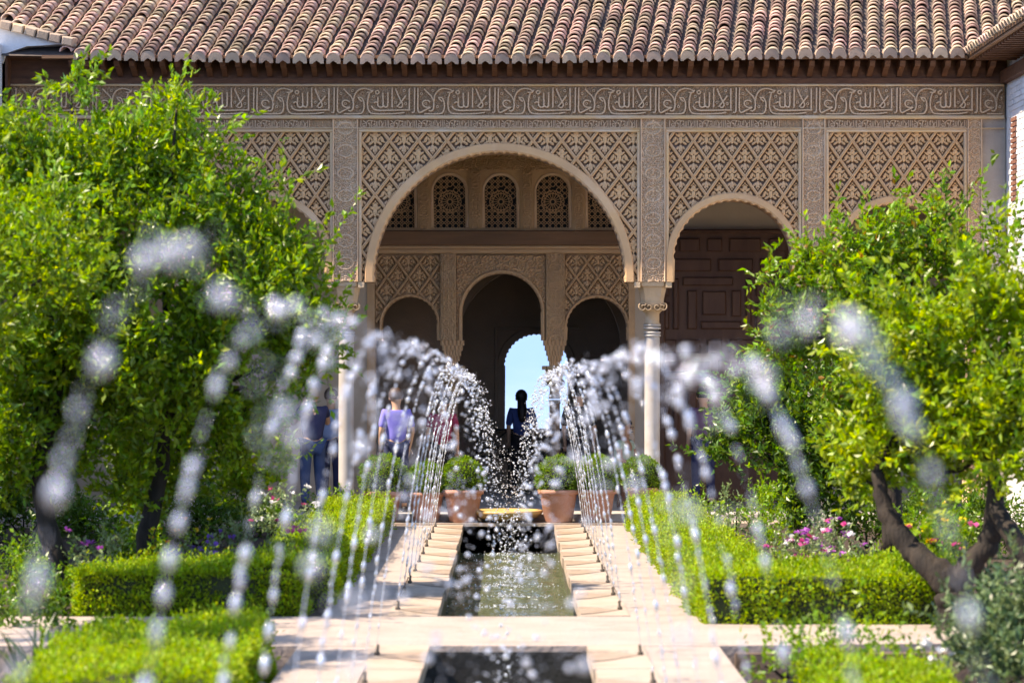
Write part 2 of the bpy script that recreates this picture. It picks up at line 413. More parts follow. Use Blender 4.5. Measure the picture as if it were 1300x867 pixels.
def spandrel(mb, x0, x1, ztop, zbot, cx, cz, r, y0, y1, n=40):
    """wall plate x0..x1 up to ztop, pierced by a stilted round arch, thick from y0 to y1"""
    A = arch_pts(cx, cz, r, n)           # right to left
    pts = [(x1, zbot), (cx + r, zbot)] + A + [(cx - r, zbot), (x0, zbot)]
    top = [(x1, ztop)] + [(max(x0, min(x1, p[0])), ztop) for p in pts[1:-1]] + [(x0, ztop)]
    m_ = len(pts); V = []
    for y in (y0, y1):
        V += [(p[0], y, p[1]) for p in pts] + [(p[0], y, p[1]) for p in top]
    F = []
    for i in range(m_ - 1):
        if i == 1 or i == m_ - 3: pass
        F.append((i, m_ + i, m_ + i + 1, i + 1)); o = 2 * m_
        F.append((o + i, o + i + 1, o + m_ + i + 1, o + m_ + i))
        F.append((i, i + 1, o + i + 1, o + i))
    mb.add(V, F)

def archivolt(name, cx, cz, r0, r1, zb, y0, y1, m, parent, teeth=60, n=180):
    """proud ring round an arch, its inner edge cut into small lobes, running straight down to zb"""
    V = []; F = []
    sec = []
    for i in range(n + 1):
        a = math.pi * i / n
        sc_ = abs(math.sin(a * teeth / 2)) * .018
        sec.append((math.cos(a), math.sin(a), sc_))
    rows = [[(cx + r0, zb), (cx + r0 + .02, zb), (cx + r1 - .012, zb), (cx + r1, zb)]]
    for c_, s_, k in sec:
        rows.append([(cx + c_ * q, cz + s_ * q) for q in (r0 + k - .008, r0 + .028, r1 - .014, r1)])
    rows.append([(cx - r0, zb), (cx - r0 - .02, zb), (cx - r1 + .012, zb), (cx - r1, zb)])
    ys = [y0 + .02, y0, y0, y0 + .03]
    for row in rows:
        for (x, z), y in zip(row, ys): V.append((x, y, z))
        V.append((row[3][0], y1, row[3][1])); V.append((row[0][0], y1, row[0][1]))
    for i in range(len(rows) - 1):
        for k in range(6):
            k2 = (k + 1) % 6
            F.append((i * 6 + k, i * 6 + k2, (i + 1) * 6 + k2, (i + 1) * 6 + k))
    me = bpy.data.meshes.new(name); me.from_pydata(V, [], F); me.materials.append(m); me.update()
    bm_ = bmesh.new(); bm_.from_mesh(me); bmesh.ops.recalc_face_normals(bm_, faces=bm_.faces); bm_.to_mesh(me); bm_.free()
    return new_obj(name, me, parent)

def lozenge_mesh(a, b, m, deep=.11):
    """one lozenge: raised rhombic rib and a palmette of leaves set into it; front y=0"""
    mb = MB()
    rh = lambda k: [(a * k, 0), (0, b * k), (-a * k, 0), (0, -b * k)]
    V = []
    for k, y in ((1.0, .008), (.97, 0), (.89, .004), (.845, .03), (.845, deep)):
        V += [(x, y, z) for x, z in rh(k)]
    F = []
    for i in range(4):
        for j in range(4):
            F.append((i * 4 + j, i * 4 + (j + 1) % 4, (i + 1) * 4 + (j + 1) % 4, (i + 1) * 4 + j))
    mb.add(V, F)
    def leaf(cx, cz, w, h, rot, y=.022):
        P = []
        for k in range(9):
            t = 2 * math.pi * k / 9
            x = w * math.sin(t) * (1 - .35 * math.cos(t)); z = h * math.cos(t)
            P.append((x * math.cos(rot) - z * math.sin(rot), x * math.sin(rot) + z * math.cos(rot)))
        V = [(cx * a + x * a * 1.12, y + .012, cz * b + z * a) for x, z in P] + [(cx * a + x * a * 1.12, deep, cz * b + z * a) for x, z in P] + [(cx * a, y, cz * b)]
        F = [(k, (k + 1) % 9, 18) for k in range(9)] + [(k, k + 9, (k + 1) % 9 + 9, (k + 1) % 9) for k in range(9)]
        mb.add(V, F)
    leaf(0, .40, .17, .21, 0); leaf(0, .66, .07, .10, 0); leaf(0, .02, .13, .30, math.pi); leaf(0, -.40, .14, .26, 0); leaf(0, -.68, .06, .10, 0)
    for s_ in (-1, 1):
        leaf(s_ * .24, .30, .09, .20, s_ * -.9); leaf(s_ * .46, .10, .11, .22, s_ * .35); leaf(s_ * .56, -.06, .07, .16, s_ * 1.3); leaf(s_ * .27, -.12, .09, .22, s_ * .9)
        leaf(s_ * .26, .08, .06, .15, s_ * -.3); leaf(s_ * .14, .55, .06, .11, s_ * .7); leaf(s_ * .24, -.40, .08, .16, s_ * .5); leaf(s_ * .12, -.58, .05, .10, s_ * -.5)
    me = mb.mesh('lozenge', m)
    bm_ = bmesh.new(); bm_.from_mesh(me); bmesh.ops.recalc_face_normals(bm_, faces=bm_.faces); bm_.to_mesh(me); bm_.free()
    return me

def sebka(panel, x0, x1, z0, z1, cx, cz, r, y, a, b, m, xoff=0, zoff=0):
    """fills a panel with lozenges, cutting those that meet the frame or the arch"""
    base = lozenge_mesh(a, b, m); n = 0
    j0 = int(math.floor((z0 - z1) / b)) - 1
    for j in range(j0, 2):
        zc = z1 - b * .45 + zoff + j * b
        for i in range(-1, int((x1 - x0) / (2 * a)) + 3):
            xc = x0 + xoff + (2 * i + (j % 2)) * a
            if xc + a < x0 + .02 or xc - a > x1 - .02 or zc - b > z1 - .02 or zc + b < z0 + .02: continue
            planes = []
            if xc - a < x0: planes.append(((x0, 0, 0), (-1, 0, 0)))
            if xc + a > x1: planes.append(((x1, 0, 0), (1, 0, 0)))
            if zc + b > z1: planes.append(((0, 0, z1), (0, 0, 1)))
            if zc - b < z0: planes.append(((0, 0, z0), (0, 0, -1)))
            # arch
            if zc > cz - .02:
                d = math.hypot(xc - cx, zc - cz); nd = ((xc - cx) / d, (zc - cz) / d)
                ext = max(abs(nd[0]) * a, abs(nd[1]) * b)
                if d + ext < r + .01: continue
                if d - ext < r: planes.append(((cx + nd[0] * r, 0, cz + nd[1] * r), (-nd[0], 0, -nd[1])))
            elif abs(xc - cx) < r + a:
                if abs(xc - cx) < r - .3 * a: continue
                sg = 1 if xc > cx else -1; planes.append(((cx + sg * r, 0, 0), (-sg, 0, 0)))
            if not planes:
                new_obj('lozenge', base, panel, (xc, y, zc)); n += 1; continue
            bm_ = bmesh.new(); bm_.from_mesh(base)
            for co, no in planes:
                bmesh.ops.bisect_plane(bm_, geom=bm_.verts[:] + bm_.edges[:] + bm_.faces[:], plane_co=(co[0] - xc, 0, co[2] - zc), plane_no=no, clear_outer=True)
            if len(bm_.faces) > 3:
                me = bpy.data.meshes.new('lozenge'); bm_.to_mesh(me); me.materials.append(m); new_obj('lozenge', me, panel, (xc, y, zc)); n += 1
            bm_.free()

CX = 634
ZT = fz(164)          # top of the panels
ZCAP = fz(358)        # underside of the wall / top of the capitals
TH = .45
bays = [  # centre px, x0 px, x1 px, arch centre py, r px, ring px, lozenge half width
    (634, 455, 813, 352.6, 158.6, 12.5, .192),
    (931, 845, 1018, 330, 75, 10.5, .172),
    (1138, 1048, 1228, 335, 76, 10.5, .172),
    (337, 250, 423, 330, 75, 10.5, .172),
    (130, 40, 220, 335, 76, 10.5, .172)]
for (c, a0, a1, acy, r, ring, la) in bays:
    cx, x0, x1 = fx(c), fx(a0), fx(a1); cz = fz(acy); rr = r / S; ro = (r + ring) / S
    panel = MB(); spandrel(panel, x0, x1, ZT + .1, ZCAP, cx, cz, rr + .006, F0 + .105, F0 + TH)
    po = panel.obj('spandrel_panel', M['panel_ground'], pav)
    fr = 4.2 / S
    sebka(po, x0 + fr, x1 - fr, ZCAP, ZT - fr, cx, cz, (rr + ro) / 2, F0 + .005, la, .243, M['stucco'], xoff=random.uniform(-.02, .02) + la * .95)
    fm = MB()
    fm.bevbox(x0 + .001, x0 + fr, F0 - .02, F0 + .1, ZCAP, ZT - fr, .012); fm.bevbox(x1 - fr, x1 - .001, F0 - .02, F0 + .1, ZCAP, ZT - fr, .012)
    fm.bevbox(x0 + .001, x1 - .001, F0 - .022, F0 + .1, ZT - fr, ZT, .012)
    fm.obj('panel_frame', M['stucco_ochre'], pav)
    archivolt('arch_moulding', cx, cz, rr, ro, ZCAP, F0 - .035, F0 + .2, M['stucco'], pav, teeth=int(r * .62))
# carved strips (pilasters) between the bays
for a0, a1, py1 in ((422, 455, 358), (813, 845, 358), (1018, 1048, 358), (220, 250, 358), (1228, 1247, 640), (20, 40, 640)):
    mb = MB(); mb.box(fx(a0), fx(a1), F0 + .016, F0 + TH, fz(py1), fz(150))
    po = mb.obj('pilaster', M['stucco_pale'], pav)
    e = 2.2 / S
    for q0, q1 in ((a0, a0 + 2.2), (a1 - 2.2, a1)):
        k = MB(); k.bevbox(fx(q0) + .002, fx(q1) - .002, F0 - .04, F0 + .02, fz(py1), fz(151), .01); k.obj('edge_fillet', M['stucco_pale'], po)
    relief('arabesque', fx(a0) + e, fx(a1) - e, fz(py1) + .005, fz(151), F0 + .012, .036, .07, M['stucco_pale'], po, res=.008, cell=.30)
# small inscription band and the frieze
mb = MB(); mb.box(fx(12), fx(1276), F0 + .03, F0 + TH, fz(164) + .1, fz(104)); wallup = mb.obj('upper_wall', M['stucco'], pav)
relief('carved_band', fx(12), fx(1247), fz(163.5), fz(151.5), F0 + .015, .022, .05, M['frieze'], pav, res=.009)
relief('frieze_ground', fx(12), fx(1274), fz(147), fz(109), F0 + .022, .034, .085, M['frieze'], pav, res=.0095)
for p0, p1, yy in ((107, 110, -.05), (147, 151.5, -.06), (162.5, 164, -.035)):
    mb = MB(); mb.bevbox(fx(11), fx(1275), F0 + yy, F0 + .03, fz(p1), fz(p0), .012); mb.obj('moulding', M['stucco_ochre'], pav)
# the motto, traced stroke by stroke
Z0 = 10.833
strokes = [
 [(355, 130), (352, 300), (352, 430), (378, 470), (440, 442), (530, 400)],
 [(520, 398), (470, 400), (428, 372), (420, 332), (450, 305), (500, 310), (522, 332)],
 [(438, 145), (490, 200), (540, 250), (566, 310), (572, 370), (560, 428), (530, 450), (500, 440)],
 [(572, 315), (585, 240), (620, 180), (680, 145), (745, 143), (805, 162), (832, 182)],
 [(630, 265), (682, 270), (708, 310), (718, 360), (712, 430), (680, 480), (600, 490), (440, 488)],
 [(640, 275), (690, 322)],
 [(758, 195), (820, 190), (842, 160)],
 [(792, 205), (772, 280), (766, 360), (776, 430), (812, 478), (880, 490), (1010, 490), (1150, 486), (1275, 470)],
 [(820, 378), (850, 420), (912, 440), (1000, 441), (1110, 440), (1240, 436), (1352, 436)],
 [(910, 262), (908, 365), (932, 396), (970, 392), (980, 365), (976, 200)],
 [(982, 372), (1010, 396), (1040, 380), (1046, 300), (1046, 190)],
 [(850, 340), (880, 325), (905, 335)],
 [(900, 165), (925, 190), (900, 216), (876, 190), (900, 165)],
 [(1105, 128), (1104, 280), (1104, 402)],
 [(1150, 145), (1190, 240), (1230, 320), (1247, 368), (1222, 402), (1188, 396)],
 [(1292, 240), (1232, 318), (1172, 392)],
 [(1340, 140), (1340, 290), (1340, 422)],
 [(1415, 128), (1412, 300), (1408, 455), (1372, 468)]]
mb = MB()
for st in strokes:
    P = catmull(st, 5); ribbon(mb, [((p[0] - 345) / Z0 / S, -(p[1] - 110) / Z0 / S) for p in P], .028, -.034, .03, .22)
# dots and small leaves between the letters
for (dx, dy) in ((460, 345), (560, 170), (620, 390), (850, 250), (1150, 330), (1270, 170), (400, 210), (1290, 350)):
    t = [(dx + 16 * math.cos(k * math.pi / 3), dy + 16 * math.sin(k * math.pi / 3)) for k in range(7)]
    ribbon(mb, [((p[0] - 345) / Z0 / S, -(p[1] - 110) / Z0 / S) for p in t], .014, -.022, .02, .2)
ins = mb.mesh('inscription', M['inscription']); PER = 1105 / Z0 / S
ztop = fz(100 + 110 / Z0)
xstart = fx(600 + 345 / Z0)
for k in range(-6, 7):
    xo = xstart + k * PER
    if xo > fx(1262): continue
    if xo + PER > fx(1276): 
        # last, shortened repeat
        bm_ = bmesh.new(); bm_.from_mesh(ins)
        bmesh.ops.bisect_plane(bm_, geom=bm_.verts[:] + bm_.edges[:] + bm_.faces[:], plane_co=(fx(1272) - xo, 0, 0), plane_no=(1, 0, 0), clear_outer=True)
        me = bpy.data.meshes.new('inscription'); bm_.to_mesh(me); bm_.free(); me.materials.append(M['inscription'])
        new_obj('inscription', me, pav, (xo, F0 - .008, ztop)); continue
    new_obj('inscription', ins, pav, (xo, F0 - .008, ztop))
sm = MB()
for st in strokes: ribbon(sm, [((p[0] - 345) / Z0 / S * .34, -(p[1] - 110) / Z0 / S * .30) for p in catmull(st, 2)], .012, -.02, .015, .2)
smi = sm.mesh('small_inscription', M['stucco_pale'])
x = fx(458)
segs = [(458, 808), (850, 1014), (1052, 1226), (254, 419), (44, 216)]
for a0, a1 in segs:
    x = fx(a0)
    while x + PER * .34 < fx(a1) + .05:
        new_obj('small_inscription', smi, pav, (x, F0 - .012, fz(152.3))); x += PER * .345
# end strips of bare plaster
for a0, a1 in ((1247, 1277), (6, 20)):
    mb = MB(); mb.box(fx(a0), fx(a1), F0 + .015, F0 + TH, FLOOR, fz(150)); mb.obj('end_wall', M['plaster'], pav)

# columns
def column(x, y, zb, zc, parent, k=1.0, m=None):
    r = .105 * k
    c = MB(); c.lathe([(r * 1.55, 0), (r * 1.55, .06), (r * 1.3, .08), (r * 1.4, .12), (r * 1.05, .17), (r, .22), (r * .97, zc - zb - .72 * k), (r * .97, zc - zb - .66 * k)], 28, (x, y, zb))
    co = c.obj('column', m or M['marble'], parent, True)
    q = MB()
    for t in (.56, .60, .66, .70): q.lathe([(r * 1.0, 0), (r * 1.12, .008), (r * 1.12, .022), (r * 1.0, .03)], 28, (x, y, zc - t * k - .03))
    q.obj('ring', M['marble'], co, True)
    n = MB(); n.lathe([(r * 1.1, zc - .56 * k), (r * .92, zc - .54 * k), (r * .92, zc - .42 * k), (r * 1.25, zc - .38 * k)], 24, (x, y, 0)); n.obj('neck', M['capital'], co, True)
    cp = MB()
    lv = [(-.40, .115), (-.37, .15), (-.30, .185), (-.275, .19), (-.27, .165), (-.20, .17), (-.06, .205), (-.055, .235), (0, .24)]
    V = []; F = []
    nseg = 16
    for (dz, hw) in lv:
        sq = min(1, max(0, (dz + .42) / .2))
        for t in range(nseg):
            a = 2 * math.pi * (t + .5) / nseg; cx_, sy = math.cos(a), math.sin(a)
            f = (1 - sq) + sq / max(abs(cx_), abs(sy)) * .92
            V.append((x + hw * k * cx_ * f, y + hw * k * sy * f, zc + dz * k))
    for i in range(len(lv) - 1):
        for t in range(nseg):
            t2 = (t + 1) % nseg; F.append((i * nseg + t, i * nseg + t2, (i + 1) * nseg + t2, (i + 1) * nseg + t))
    cp.add(V, F)
    cap = cp.obj('capital', M['capital'], co)
    for s in (-1, 1):      # scrolls of the carved leaves on the front
        for cxo in (.055, .135):
            sc_ = MB()
            sp_ = []
            for t in range(14):
                a = t * .55; rr = .012 + .0035 * t
                sp_.append((x + s * cxo * k + s * rr * math.cos(a) * k, zc - .33 * k + rr * math.sin(a) * k))
            ribbon(sc_, sp_, .02 * k, y - .215 * k, y - .12 * k, .25); sc_.obj('leaf_scroll', M['capital'], cap)
    for s in (-1, 1): sc_ = MB(); sc_.box(x + s * .21 * k - .04 * k, x + s * .21 * k + .04 * k, y - .245 * k, y - .16 * k, zc - .075 * k, zc - .002); sc_.obj('corner_block', M['capital'], cap)
    return co
for px in (438.5, 829, 1033, 235):
    column(fx(px), F0 + .22, FLOOR, ZCAP, pav)
# end piers
# ceiling, side walls of the portico, back room
mb = MB(); mb.box(fx(8), fx(1278), F0 + TH, YI, fz(150) + .3, fz(150) + .45); mb.obj('portico_ceiling', M['wood'], pav)
for xa, xb in ((fx(1262), fx(1290)), (fx(-8), fx(20))):
    mb = MB(); mb.box(xa, xb, F0 + TH, YI, FLOOR, fz(150) + .3); mb.obj('side_wall', M['plain_wall'], pav)

# ---- inner wall
ZTI = iz(322)
iw = MB()
ty0, ty1 = YI + .06, YI + .5
inner = [(520, 475, 560, 412, 35, 4), (637, 578, 694, 397, 50, 5), (758, 716, 800, 416, 38, 4)]
def strip(x0, x1, z0, z1, y0=YI, y1=YI + .5): iw.box(x0, x1, y0, y1, z0, z1)
ZJ = iz(432)
strip(ix(12), ix(474), FLOOR, ZTI); iw.obj('inner_wall', M['plain_wall'], pav)
iw = MB(); strip(ix(800), ix(1290), FLOOR, ZTI); iw.obj('inner_wall', M['plain_wall'], pav)
for c, a0, a1, cy_, r, ring in inner:
    cx, x0, x1 = ix(c), ix(a0), ix(a1); cz = iz(cy_); rr = r / SI; ro = (r + ring) / SI
    p = MB(); spandrel(p, x0, x1, ZTI, ZJ, cx, cz, rr + .004, YI + .11, YI + .5)
    po = p.obj('inner_panel', M['stucco_inner'], pav)
    if c == 637:
        mk = lambda X, Z, cx=cx, cz=cz, ro=ro: (np.hypot(X - cx, Z - cz) > ro - .02) & ((Z > cz) | (np.abs(X - cx) > ro))
        relief('floral_carving', x0 + .02, x1 - .02, ZJ, ZTI - .03, YI + .058, .045, .13, M['stucco_inner'], po, res=.008, mask=mk)
    else:
        sebka(po, x0 + .02, x1 - .02, iz(410), ZTI - .03, cx, cz, (rr + ro) / 2, YI + .01, .158, .215, M['stucco_inner'], xoff=.158)
    archivolt('inner_arch_moulding', cx, cz, rr, ro, ZJ, YI - .01, YI + .2, M['stucco_inner'], pav, teeth=int(r * .9), n=110)
for a0, a1 in ((559, 579), (693, 717), (798, 806), (466, 476)):
    mb = MB(); mb.box(ix(a0), ix(a1), YI - .015, YI + .5, ZJ if 540 < a0 < 790 else FLOOR, ZTI); po = mb.obj('inner_pilaster', M['stucco_inner'], pav)
    if 540 < a0 < 790: relief('arabesque', ix(a0) + .015, ix(a1) - .015, ZJ, ZTI, YI - .018, .032, .06, M['stucco_inner'], po, res=.008, cell=.26)
# stalactite capitals and slim columns under the inner pilasters
for a0, a1 in ((559, 589), (690, 719)):
    cx = ix((a0 + a1) / 2); w = (a1 - a0) / 2 / SI
    cp = MB()
    n = 5
    for j in range(n):
        ww = w * (1 - .13 * j); z1 = ZJ - j * .075; 
        nn = 6 - (j % 2)
        for k in range(nn):
            xx = cx - ww + 2 * ww * (k + .5) / nn
            cp.lathe([(.0, -.08), (ww / nn * .6, -.075), (ww / nn * 1.05, -.02), (ww / nn * 1.05, 0)], 8, (xx, YI + .02 + .02 * j, z1))
        cp.box(cx - ww, cx + ww, YI + .02 + .02 * j, YI + .48 - .02 * j, z1 - .075, z1)
    cp.obj('stalactite_capital', M['stucco_inner'], pav)
    column(cx, YI + .24, FLOOR, ZJ - .37, pav, .75, M['hall_wall'])
# beam and mouldings above
for p0, p1, yy, m, nm in ((293, 312, -.10, 'wood_beam', 'beam'), (312, 316, -.06, 'stucco_inner', 'cornice'), (316, 322, -.035, 'stucco_inner', 'cornice')):
    mb = MB(); mb.bevbox(ix(420), ix(850), YI + yy, YI + .5, iz(p1) + .001, iz(p0), .015); mb.obj(nm, M[m], pav)
for a0, a1 in ((12, 420), (850, 1290)):
    mb = MB(); mb.box(ix(a0), ix(a1), YI + .0, YI + .5, ZTI + .001, fz(150) + .3); mb.obj('inner_wall', M['plain_wall'], pav)
# lattice windows
ZW0, ZWS, RW = iz(289), iz(243), 20 / SI
up = MB()
wc = [506, 571, 636, 702, 767]
edges = [420, 538.5, 603.5, 669, 734.5, 850]
for i, c in enumerate(wc):
    spandrel(up, ix(edges[i]), ix(edges[i + 1]), fz(150) + .3, ZW0, ix(c), ZWS, RW + .03, YI + .0, YI + .25, 24)
up.box(ix(420), ix(850), YI + .0, YI + .25, iz(293) + .001, ZW0 - .001)
up.obj('window_wall', M['stucco_inner'], pav)
mb = MB(); mb.box(ix(420), ix(850), YI + .3, YI + .34, iz(293), fz(150) + .3); mb.obj('painted_room_dark', M['iron'], pav)  # near-black sheet, its colour stands for the unlit room behind the lattice
relief('carved_band', ix(420), ix(850), iz(216), iz(192), YI - .002, .034, .08, M['stucco_inner'], pav)
for c in edges[1:-1]:
    mb = MB(); mb.box(ix(c - 8), ix(c + 8), YI - .03, YI + .1, iz(293) + .002, iz(217)); po = mb.obj('window_pilaster', M['stucco_inner'], pav)
    relief('arabesque', ix(c - 6), ix(c + 6), iz(291), iz(218), YI - .031, .024, .05, M['stucco_inner'], po, res=.008, cell=.2)
def lattice(m):
    mb = MB(); w = RW; h = ZWS - ZW0
    inside = lambda x, z: (abs(x) < w and 0 < z < h) or (z >= h and math.hypot(x, z - h) < w)
    def seg(p, q, wd=.013):
        n_ = 10; cur = []
        for k in range(n_ + 1):
            t = k / n_; a = (p[0] + (q[0] - p[0]) * t, p[1] + (q[1] - p[1]) * t)
            if inside(*a): cur.append(a)
            else:
                if len(cur) > 1: ribbon(mb, [cur[0], cur[-1]], wd, 0, .03, .15)
                cur = []
        if len(cur) > 1: ribbon(mb, [cur[0], cur[-1]], wd, 0, .03, .15)
    c = (0, h * .72); n = 16
    for ring in (.035, .12, .165):
        P = [(c[0] + ring * math.cos(2 * math.pi * k / n), c[1] + ring * math.sin(2 * math.pi * k / n)) for k in range(n + 1)]
        for a, b_ in zip(P, P[1:]): seg(a, b_, .012)
    for k in range(n):
        a = 2 * math.pi * k / n; seg((c[0] + .04 * math.cos(a), c[1] + .04 * math.sin(a)), (c[0] + .12 * math.cos(a), c[1] + .12 * math.sin(a)), .010)
        a2 = a + math.pi / n
        seg((c[0] + .12 * math.cos(a), c[1] + .12 * math.sin(a)), (c[0] + .165 * math.cos(a2), c[1] + .165 * math.sin(a2)), .010)
        seg((c[0] + .12 * math.cos(a), c[1] + .12 * math.sin(a)), (c[0] + .165 * math.cos(a2 - 2 * math.pi / n), c[1] + .165 * math.sin(a2 - 2 * math.pi / n)), .010)
    # octagon and star net outside the rosette
    g_ = .086
    for i in range(-3, 4):
        for j in range(-1, 11):
            x, z = i * g_, j * g_ + .03
            if math.hypot(x - c[0], z - c[1]) < .175: continue
            P = [(x + .036 * math.cos(math.pi * (k + .5) / 4), z + .036 * math.sin(math.pi * (k + .5) / 4)) for k in range(9)]
            for a, b_ in zip(P, P[1:]): seg(a, b_, .011)
            seg((x + .036, z), (x + g_ - .036, z), .010); seg((x, z + .036), (x, z + g_ - .036), .010)
            seg((x + .028, z + .028), (x + g_ - .028, z + g_ - .028), .008); seg((x + .028, z + g_ - .028), (x + g_ - .028, z + .028), .008)
    return mb.mesh('window_lattice', m)
lm = lattice(M['stucco_inner'])
for c in wc:
    new_obj('window_lattice', lm, pav, (ix(c), YI + .07, ZW0))
    archivolt('window_frame', ix(c), ZWS, RW, RW + .055, ZW0, YI - .012, YI + .12, M['stucco_pale'], pav, teeth=1, n=48)
# hall behind
YH = 47.3; SH = FPX / YH; hx = lambda p: (p - 646) / SH; hz = lambda p: 2.1 + (463 - p) / SH
mb = MB(); mb.box(-3.4, -3.2, YI + .5, YH, FLOOR, 4.6); mb.box(3.4, 3.6, YI + .5, YH, FLOOR, 4.6); mb.box(-3.4, 3.6, YI + .5, YH + .4, 4.6, 4.75)
mb.obj('hall_shell', M['hall_wall'], pav)
mb = MB(); spandrel(mb, hx(608), 3.4, 4.6, hz(545), hx(681), hz(465), 41 / SH, YH, YH + .5); mb.box(-3.2, hx(608), YH, YH + .5, FLOOR, 4.6); mb.box(hx(608), 3.4, YH, YH + .5, FLOOR, hz(544.5))
mb.obj('far_wall', M['hall_wall'], pav)
archivolt('far_arch_moulding', hx(681), hz(465), 40 / SH, 50 / SH, hz(548), YH - .05, YH + .1, M['hall_wall'], pav, teeth=40, n=120)
mb = MB()
for p0, p1, q0, q1 in ((628, 632, 415, 548), (632, 735, 415, 419)): mb.bevbox(hx(p0), hx(p1), YH - .05, YH + .02, hz(q1), hz(q0), .01)
mb.obj('far_arch_frame', M['hall_wall'], pav)
mb = MB(); spandrel(mb, -3.2, 3.4, 4.6, FLOOR + 1.6, .45, 2.35, 1.25, 45.2, 45.5); mb.box(-3.2, -.8, 45.2, 45.5, FLOOR, FLOOR + 1.6); mb.box(1.7, 3.4, 45.2, 45.5, FLOOR, FLOOR + 1.6)
mb.obj('hall_arch', M['hall_wall'], pav)
# door
dr = MB(); dx0, dx1, dz1, dz0 = ix(838), ix(1003), iz(297), FLOOR
dr.box(dx0, dx1, YI - .10, YI + .02, dz0, dz1); door = dr.obj('door', M['door_wood'], pav)
pan = []
for off in (0, 128):
    pan += [(843, 858, 303 + off, 320 + off), (862, 888, 303 + off, 320 + off), (897, 916, 303 + off, 320 + off), (925, 965, 303 + off, 320 + off), (975, 999, 303 + off, 320 + off),
            (843, 902, 329 + off, 345 + off), (911, 955, 329 + off, 345 + off), (964, 999, 329 + off, 345 + off),
            (843, 849, 354 + off, 376 + off), (843, 849, 384 + off, 418 + off), (854, 861, 354 + off, 418 + off), (866, 930, 352 + off, 363 + off), (872, 884, 369 + off, 418 + off), (891, 921, 370 + off, 400 + off),
            (928, 940, 369 + off, 402 + off), (889, 940, 408 + off, 418 + off), (946, 953, 354 + off, 418 + off), (959, 999, 352 + off, 376 + off), (959, 975, 384 + off, 418 + off), (982, 999, 384 + off, 418 + off)]
for a0, a1, b0, b1 in pan:
    if iz(b1) < FLOOR + .05: continue
    k = MB(); k.bevbox(ix(a0), ix(a1), YI - .145, YI - .099, iz(b1), iz(b0), .018); k.obj('door_panel', M['door_wood'], door)
k = MB()
for c in (840, 1001): k.bevbox(ix(c - 4), ix(c + 4), YI - .16, YI + .02, FLOOR, dz1, .02)
k.bevbox(ix(836), ix(1005), YI - .17, YI + .02, dz1, dz1 + .06, .02)
k.obj('door_frame', M['door_wood'], door)

# ---- eaves
EY, EZ = 39.42, 6.13
def ez(x): return EZ + .07 * math.sin((x + 6) / 12 * math.pi * 1.7 + 2.6) * .6 - .0
mb = MB(); mb.box(fx(10), fx(1278), EY + .45, F0 + .4, fz(107) + .001, fz(100)); mb.obj('eave_beam', M['wood'], pav)
mb = MB(); mb.box(fx(10), fx(1278), F0 - .02, F0 + .45, fz(100) - .001, fz(68)); mb.obj('eave_wall', M['wood'], pav)
nb = int((fx(1262) - fx(96)) / .2)
for i in range(nb + 1):
    x = fx(96) + .2 * i
    V = []
    for dx in (-.035, .035):
        for (y, z) in ((EY + .09, fz(78) + .0), (EY + .06, fz(82)), (EY + .11, fz(88)), (EY + .25, fz(90)), (EY + .5, fz(99)), (EY + .8, fz(99)), (EY + .8, fz(84)), (EY + .3, fz(80))):
            V.append((x + dx, y, z))
    F = [tuple(range(8)), tuple(range(15, 7, -1))] + [(k, k + 8, (k + 1) % 8 + 8, (k + 1) % 8) for k in range(8)]
    mb = MB(); mb.add(V, F); mb.obj('eave_bracket', M['wood'], pav)
mb = MB(); mb.box(fx(60), fx(1262), EY + .02, EY + .16, fz(80) + .01, fz(75)); mb.obj('eave_board', M['wood_beam'], pav)
mb = MB(); mb.box(fx(14), fx(1276), EY + .16, F0 + .4, fz(76.5), fz(75)); mb.obj('soffit', M['wood'], pav)

# ---- roof
PITCH = R(25); cp_, sp_ = math.cos(PITCH), math.sin(PITCH); SKEW = .115
COLW = .2225; EXPO = .152
def roof_pt(x, s, h):
    """x along the eave at the eave line, s up the slope, h above the roof plane"""
    return (x + SKEW * s, EY + s * cp_ - h * sp_, ez(x) + .02 + s * sp_ + h * cp_)
def tile_arrays(r0=.090, r1=.064, L=.30, n=9, th=.02):
    """half barrel tile, wide end down the slope, local: x across, y up slope, z out"""
    V = []
    for (y, r, z) in ((0, r0, .018), (L, r1, -.03)):
        for rad in (r, r - th):
            for k in range(n + 1):
                a = math.pi * k / n; V.append((rad * math.cos(a), y, rad * math.sin(a) * .92 + z))
    m_ = n + 1; F = []
    for k in range(n):
        F.append((k, k + 1, 2 * m_ + k + 1, 2 * m_ + k))          # outer
        F.append((k, m_ + k, m_ + k + 1, k + 1))                  # front lip
        F.append((m_ + k, 3 * m_ + k, 3 * m_ + k + 1, m_ + k + 1))  # inner
    return np.array(V), np.array(F)
TV, TF = tile_arrays()
XL, XR = fx(-60), fx(1238)
deck = MB()
p = [roof_pt(XL - 1, .02, -.01), roof_pt(fx(1225), .02, -.01), roof_pt(XR + 2, 4.4, -.01), roof_pt(XL - 1, 4.4, -.01)]
xs = np.linspace(XL - .5, fx(1225), 24)
V = []; 
for x in xs: V += [roof_pt(x, .02, -.012), roof_pt(x, 4.3, -.012)]
deck.add(V, [(2 * i, 2 * i + 2, 2 * i + 3, 2 * i + 1) for i in range(len(xs) - 1)])
